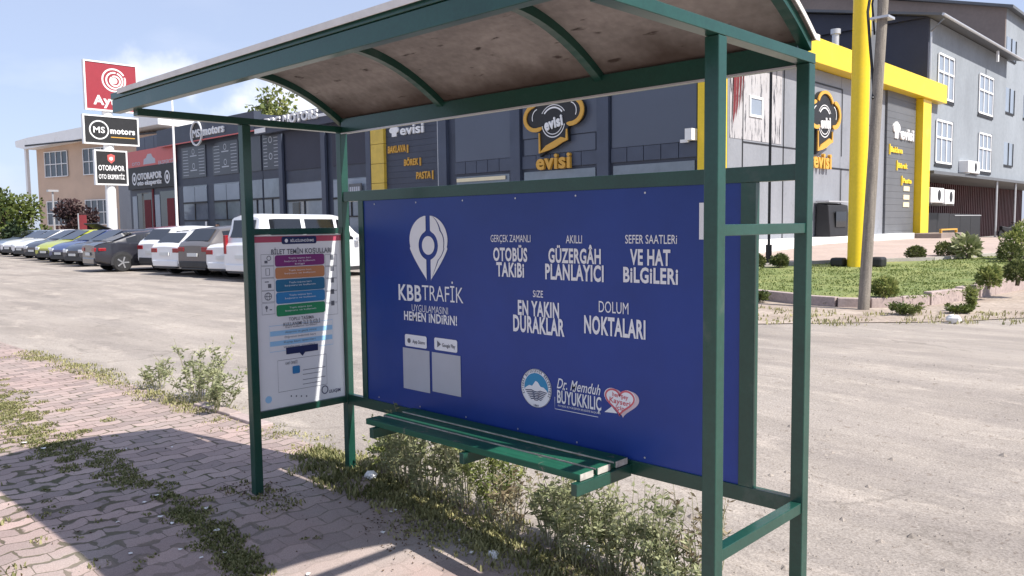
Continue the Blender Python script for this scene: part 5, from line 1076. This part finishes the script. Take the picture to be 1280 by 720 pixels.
WL = [(.22, .06, .28, .14, 'low weed at the foot of the rear left shelter post', 'l_fresh'), (.46, .02, .42, .20, 'leafy weed right of the rear left shelter post, under the bench end', 'l_weed'), (.72, -.02, .44, .20, 'dense green weed under the left end of the bench', 'l_weed'),
      (.98, .04, .46, .20, 'tall pale weed under the bench, left of its middle bracket', 'l_weed'), (1.22, .06, .40, .18, 'grassy weed behind the middle bench bracket', 'l_fresh'), (1.42, -.03, .30, .16, 'straw dry weed right of the middle bench bracket', 'l_dry'),
      (1.66, .06, .36, .18, 'pale weed under the sunlit part of the bench', 'l_weed'), (1.86, -.02, .38, .20, 'grey green weed under the right half of the bench', 'l_weed'), (2.08, .02, .40, .20, 'bushy grey weed at the right end of the bench', 'l_weed'),
      (2.30, .04, .42, .18, 'tall sparse weed just right of the bench end', 'l_weed'), (2.52, .10, .44, .13, 'dead brown weed standing right of the bench', 'l_dry'), (2.46, -.06, .24, .16, 'small pale weed at the foot of the dead brown one', 'l_weed')]
for x, y, hh, s_, lab, m_ in WL: weed(lab, G(x, y+.09), hh*1.32, s_*1.15, 24 if m_ != 'l_dry' else 14, 52 if m_ != 'l_dry' else 26, m_, .034)
# weeds along the far kerb
for px, py, hh, s_, lab in ((1130, 393, .22, .36, 'wide green weed before the kerb right of the utility pole'), (1200, 391, .14, .25, 'low weed before the kerb farther right'), (1213, 389, .50, .06, 'tall thin weed standing before the kerb stones'), (1050, 382, .12, .3, 'flat weed on the dirt left of the utility pole'), (950, 378, .25, .25, 'weed by the kerb seen between the shelter posts')):
    d = AW+AX*((px-640)/FPX)-AY*((py-360)/FPX); q = CAM+d*((.02-CAM.z)/d.z); weed(lab, (q.x, q.y, gh(q.x, q.y)+.012), hh, s_, 26, 50, 'l_tree' if s_ > .2 else 'l_fresh', .06, group='weeds along the far kerb')

def blades(name, spots, m='l_grass', w=.006):
    mb = MB()
    for x, y, hgt, n, rad, z, bright in spots:
        for _ in range(n):
            a = rnd(0, 6.28); s = rad*math.sqrt(random.random()); p = Vector((x+math.cos(a)*s, y+math.sin(a)*s, z)); a2 = rnd(0, 6.28); hh = hgt*rnd(.45, 1.1); o = Vector((math.cos(a2), math.sin(a2), 0))
            t = p+o*hh*rnd(.2, .9)+Vector((0, 0, hh)); s2 = Vector((-o.y, o.x, 0))*w*rnd(.6, 1.3); m1 = p.lerp(t, .55)+Vector((0, 0, hh*.18))
            ti = min(1, max(0, bright+rnd(-.4, .4))); mb.face([p-s2, p+s2, m1+s2*.7, m1-s2*.7], ti); mb.face([m1-s2*.7, m1+s2*.7, t], ti)
    return mb.build(name, m, kind='stuff', tint=True)
sp_ = []
for _ in range(520):                                                     # grass line along the pavement, clumpy and broken
    x = rnd(-9, 1.15); k = .5+.5*math.sin(x*1.7)+.3*math.sin(x*5.1); wide = .17 if x < -2.2 else (.10 if x < -1 else .055)
    if random.random() > .35+.6*k and x > -3: continue
    y = -1.10+random.gauss(0, wide)+(-.12*max(0, x)); sp_.append((x, y, .016, 60, .07, gh(x, y)+.014, .28 if x > -2.4 else .42))
for _ in range(40):                                                     # tufts in the joints beside it
    x = rnd(-2.6, .9); y = rnd(-1.75, -.75); sp_.append((x, y, .012, 12, .03, gh(x, y)+.014, .3))
for _ in range(22):
    x = rnd(-1.9, .4); y = -1.9+rnd(-.35, .25); sp_.append((x, y, .022, 16, .06, gh(x, y)+.014, .45))
blades('grass', sp_)
sp_ = []
for _ in range(300):                                                     # rough grass along the pavement edge and under the bench
    x = rnd(-7.5, 3.1); y = .10+random.gauss(0, .10)-(.04 if x > .2 else 0); n = 40
    if -1.9 < x < -.9 and random.random() < .6: continue
    sp_.append((x, y, rnd(.012, .042) if x > -.3 or x < -2.3 else rnd(.01, .02), n if x > -.3 else 24, .10, gh(x, y)+.012, rnd(.45, .95)))
for _ in range(150):
    x = rnd(.5, 2.7); y = -.16+random.gauss(0, .10)-.08*(x-1.5); sp_.append((x, y, rnd(.015, .045), 46, .10, gh(x, y)+.012, rnd(.4, .9)))
for _ in range(120):
    x = rnd(1.9, 2.9); y = rnd(-.6, -.15); sp_.append((x, y, rnd(.03, .07), 46, .10, gh(x, y)+.012, rnd(.5, .9)))
for _ in range(70):
    x = rnd(-.55, .5); y = rnd(-.3, .12); sp_.append((x, y, rnd(.02, .05), 40, .09, gh(x, y)+.012, rnd(.2, .5)))
for _ in range(26):
    x = rnd(-.25, .35); y = -W+rnd(-.12, .1); sp_.append((x, y, rnd(.012, .03), 12, .05, gh(x, y)+.012, rnd(.2, .5)))
blades('rough_grass', sp_)
sp_ = []
while len(sp_) < 1500:
    x, y = rnd(-8.5, .1), rnd(12.3, 24)
    if x > -.35-.0*y and y < 14: continue
    if x < -4.9 and y > 17: continue
    if x < -2.6 and y > 19.5+.0*x: continue
    if y < 12.6 and x > -1.2: continue
    sp_.append((x, y, rnd(.02, .05), 10, .25, iz(y)-.02, rnd(.45, .85)))
blades('lawn_grass', sp_, 'l_lawn', w=.014)
sp_ = []
for _ in range(150):
    x = rnd(-4, 2.2); y = 9.2+rnd(-.5, 1.8)+.9*max(0, x+1); sp_.append((x, y, rnd(.03, .09), 10, .15, gh(x, y)+.012, rnd(.4, .9)))
blades('verge_grass', sp_, w=.01)

mb = MB()                                                                # dead leaves and crumbs gathered round a post and before the weeds
for cx, cy, rr, n_ in ((-.05, -W-.02, .16, 150), (.12, -W+.1, .14, 60), (1.02, -.42, .15, 130), (.75, -.25, .35, 120), (1.5, -.35, .4, 110), (-2.4, .05, .7, 90), (0.1, -.9, 1.6, 170)):
    for _ in range(n_):
        x = cx+random.gauss(0, rr); y = cy+random.gauss(0, rr*.5); leaf(mb, Vector((x, y, gh(x, y)+.018+rnd(0, .006))), Vector((rnd(-1, 1), rnd(-1, 1), rnd(-.1, .25))), rnd(.005, .011), rnd(.01, .026), rnd(0, .6))
mb.build('dead_leaves', 'l_debris', kind='stuff', tint=True)
# ------------------------------------------------------------------ kerb stones, litter, loose stones
ks = []
for i, (x0, x1) in enumerate(((-2.62, -1.98), (-1.95, -1.42))):
    mb = MB(); zt = gh(x0, .2)+.03; mb.prism([(x0, .14, zt-.06), (x1, .16-.02*i, zt-.06), (x1, .27-.02*i, zt-.06), (x0, .26, zt-.06)], (0, 0, .07))
    tag(mb.build('kerb_stone', 'kerb', bevel=.008), ('longer flat kerb stone at the pavement edge below the straggly weed', 'flat kerb stone nearer the shelter at the pavement edge')[i], 'kerb stone', 'loose kerb stones at the pavement edge')
def scrap(x, y, s, label='small white paper scrap lying on the brick pavement', group='paper scraps on the pavement', z=0.):
    mb = MB(); a = rnd(0, 6.28); n = 5; P = [Vector((x+math.cos(a+6.28*i/n)*s*rnd(.5, 1), y+math.sin(a+6.28*i/n)*s*rnd(.4, .9), gh(x, y)+.02+z+rnd(0, s*.35))) for i in range(n)]
    mb.prism(P, (0, 0, .002)); tag(mb.build('paper_scrap', 'litter'), label, 'litter', group)
def gp(px, py): 
    d = AW+AX*((px-640)/FPX)-AY*((py-360)/FPX); z = 0
    for _ in range(5): q = CAM+d*((z-CAM.z)/d.z); z = gh(q.x, q.y)+.014
    return q.x, q.y
for px, py, s in ((181, 629, .016), (200, 648, .024), (147, 654, .016), (163, 693, .018), (225, 689, .018), (258, 637, .018), (272, 664, .028), (252, 699, .016), (281, 692, .012), (196, 621, .02), (215, 656, .018), (158, 562, .012), (215, 560, .012), (124, 601, .01), (30, 555, .03), (55, 562, .025), (479, 667, .022), (385, 720, .018), (436, 612, .014), (488, 641, .016), (494, 639, .014), (507, 618, .018), (590, 692, .018), (575, 677, .016), (620, 700, .014)): scrap(*gp(px, py), s)
def lump(x, y, s, label, m='litter', name='crumpled_paper', cat='litter'):
    mb = MB(); vs = []; fs = []; N, K_ = 8, 5
    for i in range(K_+1):
        for j in range(N):
            a = math.pi*i/K_; r = s*rnd(.75, 1.15); vs.append((x+r*math.sin(a)*math.cos(6.28*j/N), y+r*math.sin(a)*math.sin(6.28*j/N)*.8, gh(x, y)+s*.55-r*.6*math.cos(a)))
    for i in range(K_):
        for j in range(N): fs.append((i*N+j, i*N+(j+1) % N, (i+1)*N+(j+1) % N, (i+1)*N+j))
    mb.raw(vs, fs); tag(mb.build(name, m), label, cat)
lump(*gp(616, 694), .034, 'crumpled white paper on the ground in the shade of the advert wall')
lump(*gp(463, 597), .05, 'crumpled white bag among the weeds beside the rear left post')
lump(*gp(733, 690), .045, 'torn white bag under the right end of the bench', name='torn_bag')
lump(*gp(819, 687), .035, 'pale crumpled paper in the grass right of the bench')
lump(*gp(843, 700), .025, 'small white litter at the right end of the grass strip')
lump(*gp(508, 620), .022, 'white tissue under the bench in front of the weeds', name='tissue')
q = gp(1192, 403); lump(q[0], q[1], .12, 'white plastic litter at the far road edge', name='plastic_bag')
mb = MB(); 
def pebble(x, y, s, z):
    v = []; 
    for k in range(6): v.append((x+s*rnd(.6, 1)*math.cos(k*1.047), y+s*rnd(.6, 1)*math.sin(k*1.047), z))
    v.append((x+rnd(-.2, .2)*s, y, z+s*rnd(.4, .8))); mb.raw(v, [(k, (k+1) % 6, 6) for k in range(6)])
for _ in range(2600):
    x = 1.5+random.expovariate(1/3.0)*random.choice((1, 1, -.6)); y = KY+.1+random.expovariate(1/2.2); pebble(x, y, rnd(.004, .014) if random.random() < .93 else rnd(.015, .035), gh(x, y))
for _ in range(700):
    x = rnd(-3, 3); y = rnd(-2.4, .2); pebble(x, y, rnd(.003, .008), gh(x, y)+.014)
mb.build('gravel', 'stone', kind='stuff')
